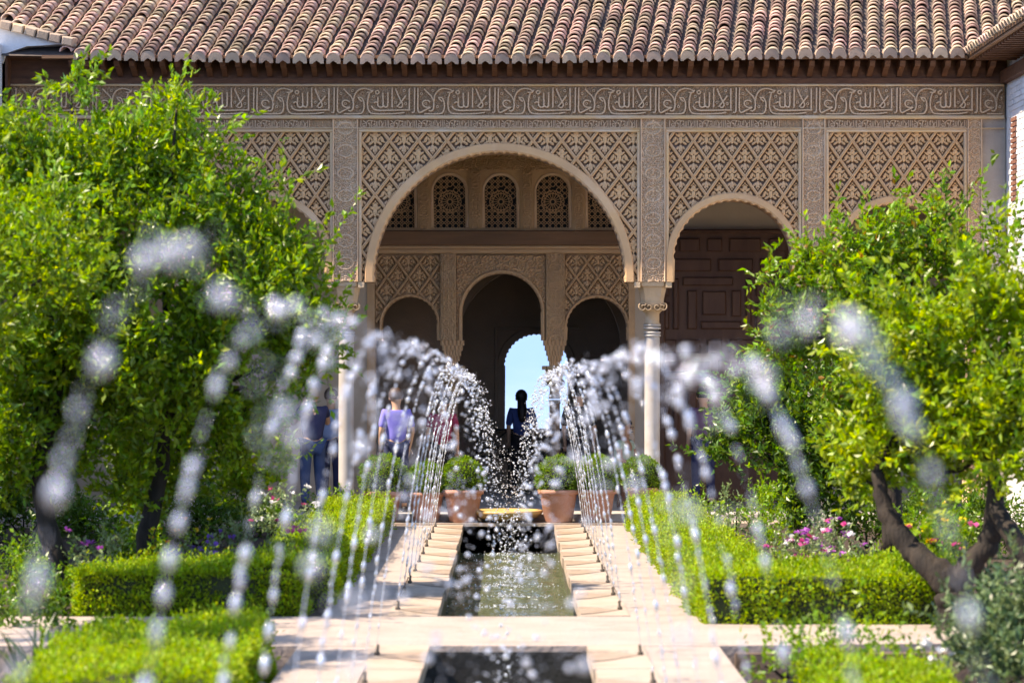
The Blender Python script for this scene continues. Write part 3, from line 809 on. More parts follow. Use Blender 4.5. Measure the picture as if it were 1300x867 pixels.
# right end towards the valley with the wing roof
V = [roof_pt(fx(1225), .02, -.012), roof_pt(fx(1225) + 2.6, 1.3, -.03), roof_pt(fx(1225) + 3, 4.3, -.03), roof_pt(fx(1225), 4.3, -.012)]
deck.add(V, [(0, 1, 2, 3)])
roof = deck.obj('roof', M['tile_dark'], pav)
tile_me = mesh_np('roof_tile', TV, TF, M['tile'], True)
tm_rot = Matrix.Rotation(PITCH, 4, 'X') @ Matrix.Shear('XY', 4, (0, 0)) 
ncol = int((XR - XL) / COLW)
allV = []; allF = []; base = 0; single = 0; cands = []
for c in range(ncol + 14):
    x = XL + c * COLW
    wob = random.uniform(-.012, .012)
    # where this column starts up the slope
    s0 = 0.0
    if x < fx(96): s0 = (fx(96) - x) * 1.15
    if x > fx(1222): s0 = max(0, (x - fx(1222)) * .55 * 2.0)
    for rrow in range(0, 26):
        s = s0 + rrow * EXPO + random.uniform(-.012, .012) + (random.uniform(-.05, .03) if random.random() < .05 else 0)
        if s > 3.6: break
        cands.append((s, x + wob + random.uniform(-.006, .006), rrow))
cands.sort()
for s, x, rrow in cands:
    o = Vector(roof_pt(x, s, .012 + random.uniform(0, .008)))
    mtx = Matrix.Translation(o) @ Matrix.Rotation(-math.atan(SKEW * .92) + random.uniform(-.03, .03), 4, 'Z') @ Matrix.Rotation(PITCH - .02, 4, 'X') @ Matrix.Rotation(random.uniform(-.05, .05), 4, 'Y') @ Matrix.Scale(random.uniform(.95, 1.05), 4)
    vis = fx(-20) < x < fx(1300)
    if single < 290 and vis:
        t = new_obj('roof_tile', tile_me, roof); t.matrix_world = mtx; single += 1
    else:
        A = np.array(mtx)[:3]; W = TV @ A[:, :3].T + A[:, 3]
        allV.append(W); allF.append(TF + base); base += len(TV)
o = new_obj('upper_roof_tiles', mesh_np('upper_roof_tiles', np.concatenate(allV), np.concatenate(allF), M['tile'], True), roof); o['kind'] = 'stuff'
# mortared tile ends along the eave
cap = MB()
n = 10
prof = [(.093 * math.cos(math.pi * k / n), .090 * math.sin(math.pi * k / n) + .0) for k in range(n + 1)]
notch = [(-.05, -.045), (-.04, -.03), (0, -.005), (.04, -.03), (.05, -.045)]
poly = [(.093, -.045)] + prof + [(-.093, -.045)] + notch
V = [(x, -.03, z) for x, z in poly] + [(x, .14, z + .0) for x, z in poly]
k = len(poly)
cap.add(V, [tuple(range(k))[::-1], tuple(range(k, 2 * k))] + [(i, (i + 1) % k, (i + 1) % k + k, i + k) for i in range(k)])
cap_me = cap.mesh('eave_tile_end', M['mortar'])
for c in range(ncol):
    x = XL + c * COLW
    if x < fx(100) or x > fx(1222): continue
    t = new_obj('eave_tile_end', cap_me, roof); t.location = roof_pt(x, 0, .0); t.rotation_euler = (R(8), 0, random.uniform(-.04, .04)); 
# verge on the left, cut against the white wing
for i in range(9):
    px = 92 - i * 15.5; py = 57.5 - (92 - px) * .255
    k = MB(); k.bevbox(-.075, .075, -.06, .30, -.055, .06, .015)
    t = k.obj('verge_block', M['mortar' if i != 4 else 'stucco_ochre'], roof); t.location = (fx(px), EY + .06, fz(py)); t.rotation_euler = (.1, R(14) + random.uniform(-.08, .08), random.uniform(-.08, .08))

# ------------------------------------------------------------------ side wings
wing = empty('side_wing', (0, 0, 0))
tag(wing, 'whitewashed side wing in full sun with brick strip and tiled eave over plank soffit', 'building')
XW = fx(1277) + .012
mb = MB(); mb.box(XW, XW + 2.2, 30, F0 + .5, 0, 6.195); w_ = mb.obj('wall', M['white_wall'], wing)
for i in range(60):       # courses of painted brick
    z = 3.2 + i * .075
    if z > 5.8: break
    y = 37.0 + (i % 2) * .11
    while y < F0 - .35:
        k = .006 + random.uniform(0, .01)
        if not (39.05 < y < 39.5 and 4.2 < z < 5.4):
            q = MB(); q.box(XW - k, XW + .01, y, y + .205, z, z + .06); q.obj('brick', M['white_wall'], w_)
        y += .22
for i in range(16):
    q = MB(); q.box(XW - .025, XW + .01, 39.08, 39.46, 4.25 + i * .07, 4.30 + i * .07); q.obj('brick', M['brick'], w_)
# its eave: soffit, planks, beam, tiles whose ends face the court
XE = fx(1222) + .01
mb = MB(); mb.box(XE + .05, XW + .4, 32, EY + .5, fz(75) + .02, fz(70)); mb.obj('soffit', M['wood'], wing)
for i in range(26):
    y = 33.6 + i * .22
    mb = MB(); mb.box(XE + .06, XW, y, y + .07, fz(84), fz(75) + .018); mb.obj('rafter', M['wood'], wing)
mb = MB(); mb.box(XW - .1, XW + .02, 32, F0 - .05, fz(107), fz(92)); mb.obj('wall_plate', M['wood'], wing)
mb = MB(); mb.box(XE, XE + .06, 32, EY + .1, fz(80), fz(71)); mb.obj('eave_board', M['wood_beam'], wing)
wv = []; wf = []; base = 0
rr_ = MB(); 
V = [(XE - .02, 31, EZ + .03), (XE - .02, EY + .1, EZ + .03), (XW + 2.2, EY + 2.4, EZ + 1.3), (XW + 2.2, 31, EZ + 1.3)]
rr_.add(V, [(0, 1, 2, 3)]); wroof = rr_.obj('wing_roof', M['tile_dark'], wing)
y = 32.0
while y < EY + .1:
    for j in range(8):
        s = j * EXPO
        mtx = Matrix.Translation((XE - .05 + s * cp_, y + random.uniform(-.008, .008), EZ + .05 + s * sp_)) @ Matrix.Rotation(-math.pi / 2, 4, 'Z') @ Matrix.Rotation(PITCH, 4, 'X') @ Matrix.Scale(random.uniform(.95, 1.06), 4)
        A = np.array(mtx)[:3]; wv.append(TV @ A[:, :3].T + A[:, 3]); wf.append(TF + base); base += len(TV)
    y += COLW * .92
o = new_obj('wing_tiles', mesh_np('wing_tiles', np.concatenate(wv), np.concatenate(wf), M['tile'], True), wroof); o['kind'] = 'stuff'

wing2 = empty('side_wing', (0, 0, 0))
tag(wing2, 'shaded bluish white wing wall rising behind the tall leafy tree at the roof end', 'building')
XL2 = fx(9)
mb = MB(); mb.box(XL2 - 2.2, XL2, 30, F0 + .5, 0, fz(62)); mb.obj('wall', M['white_wall'], wing2)
pts = [(-60, 8), (0, 34), (97, 59), (62, 62), (40, 63), (14, 72), (9, 84), (9, 140), (-60, 140)]
V = [(fx(a), EY + .1, fz(b_)) for a, b_ in pts] + [(fx(a), F0 + .3, fz(b_)) for a, b_ in pts]; k = len(pts)
mb = MB(); mb.add(V, [tuple(range(k)), tuple(range(2 * k - 1, k - 1, -1))] + [(i, i + k, (i + 1) % k + k, (i + 1) % k) for i in range(k)]); mb.obj('corner_wall', M['white_wall'], wing2)
mb = MB(); mb.box(fx(11), fx(60), EY + .2, F0 + .3, fz(76), fz(70)); mb.box(fx(11), fx(14), EY + .2, F0 + .3, fz(140), fz(76)); mb.obj('corner_soffit', M['wood'], wing2)

# ------------------------------------------------------------------ foliage
def leaf_cloud(P, D, size, jitter=.4, width=.5, curl=.25):
    """diamond leaves: P base points, D unit directions; returns verts, quads"""
    n = len(P); s = size * (1 + jitter * (rng.random(n) - .5) * 2)
    q = rng.normal(size=(n, 3)); Wd = np.cross(D, q); Wd /= np.linalg.norm(Wd, axis=1)[:, None] + 1e-9
    Nn = np.cross(Wd, D)
    s = s[:, None]; k = width * .5
    V = np.stack([P, P + D * s * .45 + Wd * s * k + Nn * s * curl * .3, P + D * s - Nn * s * curl * .4, P + D * s * .45 - Wd * s * k + Nn * s * curl * .3], 1).reshape(-1, 3)
    F = np.arange(4 * n).reshape(n, 4); return V, F
def unit(a): return a / (np.linalg.norm(a, axis=-1, keepdims=True) + 1e-9)

def twig_foliage(clumps, density, tlen, nl, size, up=.7, shell=.55):
    """twigs grown from ellipsoid clumps; returns leaf points/directions and twig segments"""
    P = []; D = []; T = []
    fine = []
    for (c, r) in clumps:
        c = np.array(c)
        if r < .22: fine.append((c, r)); continue
        for q in range(9):
            d = unit(rng.normal(size=3)); fine.append((c + d * r * rng.uniform(.45, .85) * np.array([1, .9, .95]), r * rng.uniform(.30, .46)))
    for (c, r) in fine:
        c = np.array(c); r = np.array(r, float) if hasattr(r, '__len__') else np.array([r, r * .9, r])
        nt = int(density * (4 * math.pi * (r[0] * r[1] * r[2]) ** (2 / 3)))
        d = unit(rng.normal(size=(nt, 3))); rad = shell + (1 - shell) * rng.random(nt) ** .7
        o = c + d * rad[:, None] * r
        dr = unit(d * .55 + np.array([0, 0, up]) * (.3 + rng.random((nt, 1))) + rng.normal(size=(nt, 3)) * .45)
        L = tlen * (.4 + rng.random(nt) * 1.0)
        L *= np.where(rng.random(nt) < .10, 2.1, 1)
        bend = rng.normal(size=(nt, 3)) * .25 + np.array([0, 0, .15])
        for i in range(nt):
            m_ = max(4, int(nl * L[i] / tlen)); t = (np.arange(m_) + rng.random(m_) * .6) / m_
            pts = o[i] + dr[i] * (t * L[i])[:, None] + bend[i] * ((t ** 2) * L[i] * .5)[:, None]
            P.append(pts)
            D.append(unit(rng.normal(size=(m_, 3)) * .8 + dr[i] * .7 + np.array([0, 0, .15])))
            T.append((o[i], o[i] + dr[i] * L[i] * .95 + bend[i] * L[i] * .45))
    return np.concatenate(P), np.concatenate(D), T

def tree(name, label, trunks, clumps, mats, density=26, tlen=.26, nl=12, size=.042, up=.7, mixf=.16, group=None):
    t = empty(name, trunks[0][0][0]); base = Vector(trunks[0][0][0])
    tag(t, label, 'tree', group)
    tr = MB()
    for pts, rad in trunks:
        c = [tuple(Vector(p) - base + Vector(rng.normal(size=3)) * .008) for p in catmull(pts, 6)]
        rr = np.interp(np.linspace(0, 1, len(c)), np.linspace(0, 1, len(rad)), rad) * (1 + .05 * rng.normal(size=len(c)))
        tr.tube(c, list(rr), 12)
    top = [Vector(p[-1]) for p, _ in trunks]
    for c, r in clumps:       # limbs into every clump
        c = Vector(c); s = min(top, key=lambda q: (q - c).length)
        mid = (s + c) / 2 + Vector((random.uniform(-.1, .1), random.uniform(-.1, .1), -.08))
        tr.tube([tuple(Vector(q) - base) for q in catmull([s, mid, c], 4)], list(np.linspace(.04, .012, 9)), 6)
    tr.obj('trunk', M['bark'], t, True)
    P, D, T = twig_foliage(clumps, density, tlen, nl, size, up, .3)
    P = P - np.array(base)
    sel = rng.random(len(P)) < mixf
    for k, (mk, ms) in enumerate(zip((~sel, sel), mats)):
        V, F = leaf_cloud(P[mk], D[mk], size)
        new_obj('crown' if k == 0 else 'young_leaves', mesh_np('crown', V, F, M[ms]), t)
    # twig wood
    A = np.array([q[0] for q in T]) - np.array(base); B = np.array([q[1] for q in T]) - np.array(base)
    w = .004; dx = np.array([w, 0, 0]); dz = np.array([0, w, 0])
    V = np.stack([A - dx, A + dx, B, A - dz, A + dz, B + dx * .2], 1).reshape(-1, 3); n_ = len(A)
    I = np.arange(n_) * 6; F = np.concatenate([np.stack([I, I + 1, I + 2], 1), np.stack([I + 3, I + 4, I + 5], 1)])
    new_obj('twigs', mesh_np('twigs', V, F, M['bark']), t)['kind'] = 'stuff'
    return t
def at(px, py, Y): return ((px - 646) * Y / FPX, Y, 2.1 - (py - 463) * Y / FPX)
def cl(px, py, Y, rpx): return (at(px, py, Y), rpx * Y / FPX)

# left tree
tree('myrtle_tree', 'tall dense green tree beside the walk where a person in purple stands, russet young shoots', 
     [([at(190, 730, 27.4), at(186, 680, 27.4), at(205, 600, 27.4), at(215, 500, 27.2)], [.11, .09, .07, .05]),
      ([at(80, 760, 26.8), at(66, 690, 26.8), at(50, 600, 26.9), at(80, 480, 27)], [.12, .10, .07, .05])],
     [cl(95, 210, 27.2, 88), cl(180, 200, 27.8, 72), cl(20, 260, 27, 100), cl(240, 260, 27.5, 90), cl(120, 310, 26.6, 110), cl(330, 330, 27.4, 72), cl(290, 400, 27.0, 90),
      cl(60, 420, 26.8, 120), cl(190, 440, 26.8, 110), cl(375, 360, 27.6, 42), cl(350, 470, 27.5, 70), cl(290, 540, 27.6, 75), cl(130, 550, 27.4, 100), cl(20, 560, 27.0, 90), cl(220, 600, 28.2, 80), cl(330, 600, 28.5, 50), cl(395, 440, 28, 40),
      cl(90, 115, 27.3, 26), cl(225, 130, 27.4, 24)],
     ('leaf_a', 'leaf_b'), density=58, size=.078)
tree('myrtle_tree', 'nearer dense tree at the end of the cross path, shading the walk',
     [([(-5.3, 22.6, -.5), (-5.2, 22.6, .4), (-5.0, 22.5, 1.2), (-4.9, 22.4, 2.0)], [.12, .10, .08, .05])],
     [((-4.9, 22.4, 2.6), .75), ((-4.5, 21.6, 2.2), .5), ((-5.2, 23.2, 3.1), .7), ((-4.75, 22.0, 3.3), .6), ((-5.0, 24.2, 3.0), .7), ((-4.7, 21.0, 2.7), .45), ((-4.35, 23.6, 2.3), .35), ((-4.0, 20.3, 2.9), .45), ((-3.85, 24.6, 2.8), .5), ((-4.2, 20.9, 3.4), .5), ((-4.1, 25.2, 3.3), .5), ((-4.3, 19.6, 2.6), .4)],
     ('leaf_a', 'leaf_b'), density=60, size=.066)
# right trees
tree('orange_tree', 'low forked tree with a thick dark trunk at the corner of the cross path', 
     [([at(1214, 812, 23.7), at(1212, 770, 23.72), at(1204, 738, 23.75), at(1176, 714, 23.85), at(1150, 688, 23.95), at(1126, 652, 24.05), at(1112, 600, 24.1)], [.17, .14, .13, .105, .09, .075, .05]),
      ([at(1210, 752, 23.75), at(1236, 712, 23.7), at(1258, 680, 23.7), at(1262, 620, 23.7), at(1250, 560, 23.8)], [.12, .10, .085, .07, .05]),
      ([at(1330, 770, 23.2), at(1290, 690, 23.3), at(1262, 640, 23.5)], [.09, .08, .06])],
     [cl(1180, 480, 24, 90), cl(1270, 430, 23.7, 90), cl(1120, 560, 24.3, 62), cl(1250, 560, 23.5, 90), cl(1140, 420, 24.4, 55), cl(1200, 600, 24.2, 55), cl(1300, 500, 23.5, 90), cl(1100, 610, 24.6, 40)],
     ('leaf_b', 'leaf_a'), density=58, size=.078)
tree('pomegranate_tree', 'taller slender tree with upright leafy shoots reaching the arches beyond the dark wooden door',
     [([at(1130, 700, 29.5), at(1135, 600, 29.5), at(1120, 480, 29.4), at(1110, 400, 29.3)], [.10, .08, .06, .04])],
     [cl(1075, 340, 29, 62), cl(1150, 330, 29.3, 62), cl(1200, 300, 29.3, 34), cl(1195, 262, 29.3, 12), cl(1240, 345, 29.4, 45), cl(1010, 375, 29.2, 42), cl(965, 350, 29.2, 14), cl(1060, 420, 29.2, 70), cl(1150, 420, 29.5, 80), cl(1010, 430, 29.5, 40), cl(1275, 310, 29.6, 22), cl(1120, 500, 29.8, 80)],
     ('leaf_a', 'leaf_red'), density=58, mixf=.07, size=.076)
tree('bay_tree', 'rounded dark green small tree just in front of the wooden door side of the portico',
     [([at(1010, 690, 33.5), at(1008, 640, 33.5), at(1005, 580, 33.5)], [.08, .07, .05])],
     [cl(990, 560, 33.3, 70), cl(1040, 520, 33.5, 65), cl(1050, 600, 33.2, 60), cl(960, 500, 33.6, 34), cl(930, 560, 33.5, 28), cl(1000, 470, 33.7, 40), cl(1010, 640, 33, 40)],
     ('leaf_c', 'leaf_a'), density=58, size=.078)

# hedges
def hedge(label, x0, x1, y0, y1, z0, z1, n, size=.03, m='hedge'):
    h = empty('hedge', ((x0 + x1) / 2, y0, z0)); o = np.array(h.location)
    tag(h, label, 'hedge')
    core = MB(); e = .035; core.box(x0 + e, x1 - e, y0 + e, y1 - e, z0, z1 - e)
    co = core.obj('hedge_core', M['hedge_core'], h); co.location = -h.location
    areas = np.array([(x1 - x0) * (y1 - y0), (x1 - x0) * (z1 - z0), (y1 - y0) * (z1 - z0), (y1 - y0) * (z1 - z0)])
    # the far flank is never dense: grow leaves on the top, the near end and both sides
    cnt = (areas / areas.sum() * n).astype(int)
    P = []; Dn = []
    for k, c in enumerate(cnt):
        u = rng.random(c); v = rng.random(c)
        if k == 0: p = np.stack([x0 + u * (x1 - x0), y0 + v * (y1 - y0), np.full(c, z1)], 1); nrm = (0, 0, 1)
        elif k == 1: p = np.stack([x0 + u * (x1 - x0), np.full(c, y0), z0 + v * (z1 - z0)], 1); nrm = (0, -1, 0)
        elif k == 2: p = np.stack([np.full(c, x0), y0 + u * (y1 - y0), z0 + v * (z1 - z0)], 1); nrm = (-1, 0, 0)
        else: p = np.stack([np.full(c, x1), y0 + u * (y1 - y0), z0 + v * (z1 - z0)], 1); nrm = (1, 0, 0)
        nrm = np.array(nrm, float)
        w = .035 * np.sin(p[:, 0] * 2.3 + p[:, 1] * 1.7 + 1) * (k == 0) + .03 * np.sin(p[:, 0] * 7 + p[:, 1] * 3.1) + .02 * np.sin(p[:, 1] * 9 + p[:, 0] * 5) + .02 * np.sin(p[:, 2] * 21 + p[:, 1] * 4)
        p = p + nrm * (w + rng.normal(size=c) * .022 - .02)[:, None]
        sh = rng.random(c) < .09 if k == 0 else np.zeros(c, bool)
        p[sh] += np.array([0, 0, 1]) * (rng.random(sh.sum()) ** 1.5 * .11)[:, None]
        P.append(p); Dn.append(unit(nrm * .6 + rng.normal(size=(c, 3)) * .6 + np.array([0, 0, .5])))
    V, F = leaf_cloud(np.concatenate(P) - o, np.concatenate(Dn), size)
    new_obj('foliage', mesh_np('foliage', V, F, M[m]), h)
    return h
hedge('clipped hedge along the walk on the wooden door side of the canal', PW - .03, 2.25, 25.75, 38.9, -.03, .38, 52000, .032)
hedge('clipped hedge facing the cross path next to the forked trunk', PW - .0, 3.72, 24.15, 25.7, -.03, .40, 34000, .034)
hedge('clipped hedge along the walk below the purple dressed person', -2.3, -PW + .03, 27.9, 38.9, -.03, .38, 46000, .032)
hedge('clipped hedge facing the cross path beneath the tall dense tree, flowers behind it', -3.6, -PW - .16, 24.95, 26.1, -.03, .38, 32000, .034)
hedge('short hedge joining the corner hedge to the long one, in the tall tree shade', -2.2, -PW + .02, 26.15, 27.86, -.03, .36, 12000, .032)
hedge('bright clipped hedge in the sunken bed beside strap leaved plant', -2.95, -PW - .14, 17.6, 21.6, -.45, .25, 42000, .036)
hedge('low clipped hedge in the sunken bed behind feathery shrub', 1.98, 2.75, 17.0, 20.2, -.45, .10, 22000, .036)

# shrubs and flowers
def shrub(name, label, clumps, m, n=90, size=.045, flowers=(), up=.5, cat='shrub', nl=10, tlen=.16, fsize=.05):
    base = Vector(clumps[0][0]); base.z -= clumps[0][1] if not hasattr(clumps[0][1], '__len__') else clumps[0][1][2]
    t = empty(name, base); tag(t, label, cat)
    P, D, T = twig_foliage(clumps, n, tlen, nl, size, up, .3); V, F = leaf_cloud(P - np.array(base), D, size)
    new_obj('foliage', mesh_np('foliage', V, F, M[m]), t)
    st = MB()
    for c, r in clumps[:6]:
        st.tube([(0, 0, -.05), tuple((Vector(c) - base) * .6), tuple(Vector(c) - base)], [.014, .01, .006], 5)
    st.obj('stem', M['bark'], t)
    tips = np.array([q[1] for q in T])
    for fm, frac in flowers:
        sel = tips[rng.random(len(tips)) < frac * 1.3] - np.array(base)
        if len(sel) == 0: continue
        k = 5; Pp = np.repeat(sel, k, 0); a = rng.random(len(Pp)) * 6.28
        Dd = unit(np.stack([np.cos(a), np.sin(a), .35 + 0 * a], 1) + rng.normal(size=(len(Pp), 3)) * .25)
        V, F = leaf_cloud(Pp + np.array([0, 0, .02]), Dd, fsize, .3, .9, .1)
        o = new_obj('flowers', mesh_np('flowers', V, F, M[fm]), t); o['kind'] = 'stuff'
    return t
shrub('flowering_shrub', 'pale green bush with a few violet flowers by the tall tree trunk', [cl(122, 715, 26.7, 28), cl(118, 745, 26.7, 22), cl(135, 695, 26.8, 16)], 'leaf_grey', flowers=[('f_violet', .03)])
shrub('marigold_clump', 'clump of orange and yellow flowers behind the corner hedge', [cl(200, 715, 27.2, 20), cl(228, 718, 27.2, 18), cl(250, 690, 27.5, 14)], 'leaf_a', flowers=[('f_orange', .3), ('f_yellow', .3)], cat='flowers', fsize=.035)
shrub('sage_clump', 'spikes of purple blue flowers behind the corner hedge', [cl(275, 712, 27.3, 20), cl(250, 712, 27.2, 12)], 'leaf_grey', flowers=[('f_purple', .4)], up=1.2, cat='flowers')
shrub('lavender_bush', 'blue green feathery bush beside the purple flower spikes', [cl(310, 695, 27.6, 22), cl(330, 705, 27.6, 15)], 'leaf_blue', up=1.1, size=.05)
shrub('round_bush', 'loose round bush with whitish sprigs below the tall tree edge', [cl(345, 655, 30, 30), cl(375, 660, 31, 16)], 'leaf_grey', flowers=[('f_pink', .03), ('f_white', .06)])
shrub('pink_flower_clump', 'small clump of bright pink flowers where the long hedge begins', [cl(365, 690, 28.2, 10), cl(352, 700, 28, 8)], 'leaf_a', flowers=[('f_pink', .4)], cat='flowers')
shrub('silver_bush', 'silvery grey bush behind the long hedge on the door side', [cl(935, 655, 33, 26), cl(925, 685, 32, 22)], 'leaf_grey', size=.045)
shrub('round_bush', 'rounded mid green bush between silvery bush and dark small tree', [cl(968, 645, 32, 30), cl(980, 680, 31, 28)], 'leaf_a')
shrub('pink_flower_bed', 'broad patch of pink and violet flowers above the corner hedge', [cl(985, 712, 28.5, 22), cl(1020, 708, 28.5, 24), cl(1060, 705, 28.5, 24), cl(1095, 715, 28, 20), cl(1040, 690, 29, 20)], 'leaf_grey', flowers=[('f_pink', .14), ('f_violet', .14), ('f_white', .05)], cat='flowers')
shrub('oleander_bush', 'upright green bush with pink and yellow blooms in the fork of the trunk', [cl(1185, 690, 26.5, 36), cl(1215, 680, 26.8, 26), cl(1190, 720, 26.3, 24)], 'leaf_a', flowers=[('f_pink', .05), ('f_yellow', .06)], up=1.0, size=.055)
shrub('rosemary_bush', 'grey green spreading bush with mauve specks right of the forked trunk', [cl(1255, 750, 24.6, 34), cl(1285, 740, 24.6, 30), cl(1240, 775, 24.3, 24)], 'leaf_blue', flowers=[('f_violet', .05)])
shrub('feathery_shrub', 'feathery soft green shrub growing beside the brown retaining wall', [cl(1265, 825, 20.5, 45), cl(1295, 800, 20.5, 42), cl(1240, 850, 20.2, 30), cl(1300, 860, 20, 40)], 'leaf_blue', n=160, size=.06, up=1.0, tlen=.25, nl=14)
shrub('leafy_plant', 'loose leafy plant with upright stems in the sunken bed', [cl(1000, 830, 20.8, 26), cl(1050, 820, 20.9, 28), cl(1100, 825, 20.9, 28), cl(1140, 840, 20.6, 22), cl(1020, 855, 20.2, 26), cl(970, 845, 20.6, 18)], 'leaf_a', n=90, size=.05, up=1.2, tlen=.26)
shrub('low_plant', 'low leafy plant at the foot of the strap leaved plant', [cl(90, 850, 20.6, 26), cl(125, 855, 20.5, 24), cl(60, 865, 20.3, 22), cl(140, 825, 21, 18)], 'leaf_a', n=90, size=.05, flowers=[('f_violet', .01)])
shrub('white_flower_edge', 'whitish low flowers at the edge of the sunken bed', [cl(1170, 862, 20, 18), cl(1205, 865, 20, 16)], 'leaf_grey', flowers=[('f_white', .5)], cat='flowers')
for (px, py, Y, r, m_, lab) in ((30, 640, 36, 40, 'leaf_c', 'dark bush against the portico step behind the tall tree trunk'), (110, 655, 34, 36, 'leaf_c', 'dark leafy bush between the two trunks of the tall tree'),
        (250, 650, 35, 40, 'leaf_c', 'dark bush behind the orange flowers under the tall tree'), (310, 645, 37, 32, 'leaf_c', 'dark bush by the loose round bush near the portico'),
        (40, 720, 30, 34, 'leaf_c', 'shaded bush beside the thick trunk of the tall tree'), (170, 690, 31, 30, 'leaf_a', 'shaded green bush just behind the pale green violet flowered bush'),
        (420, 640, 38, 18, 'leaf_a', 'small bush at the portico end of the long hedge below the purple person'), (1100, 650, 33, 40, 'leaf_c', 'dark bush under the taller slender tree'),
        (1170, 650, 35, 36, 'leaf_c', 'dark bush behind the upright pink and yellow bush'), (1250, 660, 33, 42, 'leaf_c', 'dark leafy bush below the whitewashed wing'), (1150, 745, 27, 20, 'leaf_a', 'green bush tucked between pink flower patch and forked trunk'),
        (890, 650, 37, 18, 'leaf_a', 'small bush at the portico end of the hedge on the door side'), (40, 790, 24, 26, 'leaf_c', 'dark bush at the end of the cross path under the tall tree'), (85, 775, 25.4, 24, 'leaf_c', 'dark bush touching the end of the corner hedge'), (45, 740, 26, 30, 'leaf_a', 'leafy green bush beyond the end of the corner hedge'), (10, 770, 25.2, 30, 'leaf_c', 'dark spreading bush far along the cross path'), (1420, 700, 27, 60, 'leaf_a', 'broad green bush against the whitewashed wing'), (1450, 720, 24.5, 50, 'leaf_c', 'dark broad bush at the foot of the whitewashed wing')):
    shrub('garden_bush', lab, [cl(px, py, Y, r), cl(px + r * .8, py + r * .35, Y - .2, r * .75), cl(px - r * .7, py + r * .3, Y - .1, r * .8)], m_, n=80, size=.055)
# strap leaved plant
t = empty('strap_leaf_plant', at(50, 880, 20.6)); tag(t, 'dark plant with long arching strap leaves under the tall tree', 'plant')
for i in range(46):
    a = random.uniform(0, 6.28); lean = random.uniform(.1, .55); L = random.uniform(.35, .62); w = random.uniform(.012, .02)
    d = Vector((math.cos(a), math.sin(a), 0)); n_ = Vector((-d.y, d.x, 0)); o0 = d * random.uniform(0, .12) + Vector((random.uniform(-.12, .2), 0, 0))
    V = []
    for k in range(7):
        u = k / 6; p = o0 + d * (lean * L * u * (1 + u)) + Vector((0, 0, L * u * (1 - .35 * lean * u * u * 1.6))); ww = w * (1 - u ** 2) + .001
        V += [tuple(p - n_ * ww), tuple(p + Vector((0, 0, -ww * .5))), tuple(p + n_ * ww)]
    F = []
    for k in range(6): F += [(3 * k, 3 * k + 1, 3 * k + 4, 3 * k + 3), (3 * k + 1, 3 * k + 2, 3 * k + 5, 3 * k + 4)]
    mb = MB(); mb.add(V, F); mb.obj('leaf_blade', M['strap'], t, True)

# ------------------------------------------------------------------ potted box balls and the basin
pot_prof = [(.17, 0), (.185, .02), (.24, .36), (.25, .37), (.27, .375), (.275, .43), (.255, .435), (.235, .40), (.01, .39)]
def potted(px, py0, Y, k, rb, label):
    p = at(px, py0, Y); t = empty('potted_boxwood', (p[0], Y, .029 if Y < 39.6 else FLOOR - .001)); tag(t, label, 'potted plant', 'potted boxwood balls along the portico edge')
    mb = MB(); mb.lathe([(r * k, z * k) for r, z in pot_prof], 28); po = mb.obj('pot', M['terracotta'], t, True)
    n = 5200; d = unit(rng.normal(size=(n, 3))); rr = rb * (1 + .05 * np.sin(d[:, 0] * 9 + d[:, 2] * 7) + rng.normal(size=n) * .05)
    P = d * rr[:, None] * np.array([1, 1, .9]) + np.array([0, 0, .40 * k + rb * .72]); P = P[P[:, 2] > .40 * k]; D = unit(P - np.array([0, 0, .4 * k + rb * .7]) + rng.normal(size=P.shape) * .12 + np.array([0, 0, .05]))
    V, F = leaf_cloud(P, D, .032); new_obj('foliage', mesh_np('foliage', V, F, M['box']), t)
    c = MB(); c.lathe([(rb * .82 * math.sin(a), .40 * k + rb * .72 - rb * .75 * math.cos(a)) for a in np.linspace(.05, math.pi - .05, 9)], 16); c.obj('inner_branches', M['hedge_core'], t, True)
potted(588, 663, 39.28, 1.0, .27, 'round clipped boxwood in a terracotta pot next to the basin on the purple person side')
potted(541, 662, 39.33, .92, .25, 'round clipped boxwood in a terracotta pot second from the basin on the purple person side')
potted(487, 660, 39.34, .95, .30, 'wide clipped boxwood in a terracotta pot beside the column behind purple person')
potted(709, 665, 39.28, 1.0, .28, 'round clipped boxwood in a terracotta pot next to the basin on the door side')
potted(757, 662, 39.33, 1.0, .29, 'round clipped boxwood in a terracotta pot second from the basin on the door side')
potted(815, 655, 39.9, .8, .26, 'small clipped boxwood in a terracotta pot at the foot of the marble column')
t = MB(); t.lathe([(.16, 0), (.20, .015), (.40, .06), (.455, .11), (.47, .125), (.47, .155), (.44, .16), (.40, .13), (.2, .10), (.01, .095)], 40)
o = t.obj('fountain_basin', M['basin'], None, True); o.location = (-.02, YE + .02, .03)
o.location.y = YE + .36; o.location.z = .028
tag(o, 'shallow ochre stone fountain basin at the head of the canal', 'basin')

# ------------------------------------------------------------------ people
def skin(name, verts, edges, rad, m, parent, sub=2):
    me = bpy.data.meshes.new(name); me.from_pydata(verts, edges, []); ob = bpy.data.objects.new(name, me); col.objects.link(ob)
    md = ob.modifiers.new('skin', 'SKIN'); md.use_smooth_shade = True
    for i, r in enumerate(rad):
        v = me.skin_vertices[0].data[i]; v.radius = (r, r) if not isinstance(r, tuple) else r
    me.skin_vertices[0].data[0].use_root = True
    s_ = ob.modifiers.new('sub', 'SUBSURF'); s_.levels = sub; s_.render_levels = sub
    dg = bpy.context.evaluated_depsgraph_get(); ev = ob.evaluated_get(dg); out = bpy.data.meshes.new_from_object(ev)
    bpy.data.objects.remove(ob); out.materials.clear(); out.materials.append(m)
    for p_ in out.polygons: p_.use_smooth = True
    return new_obj(name, out, parent)
M['skin'] = mat('skin', (.50, .30, .20), rough=.55)
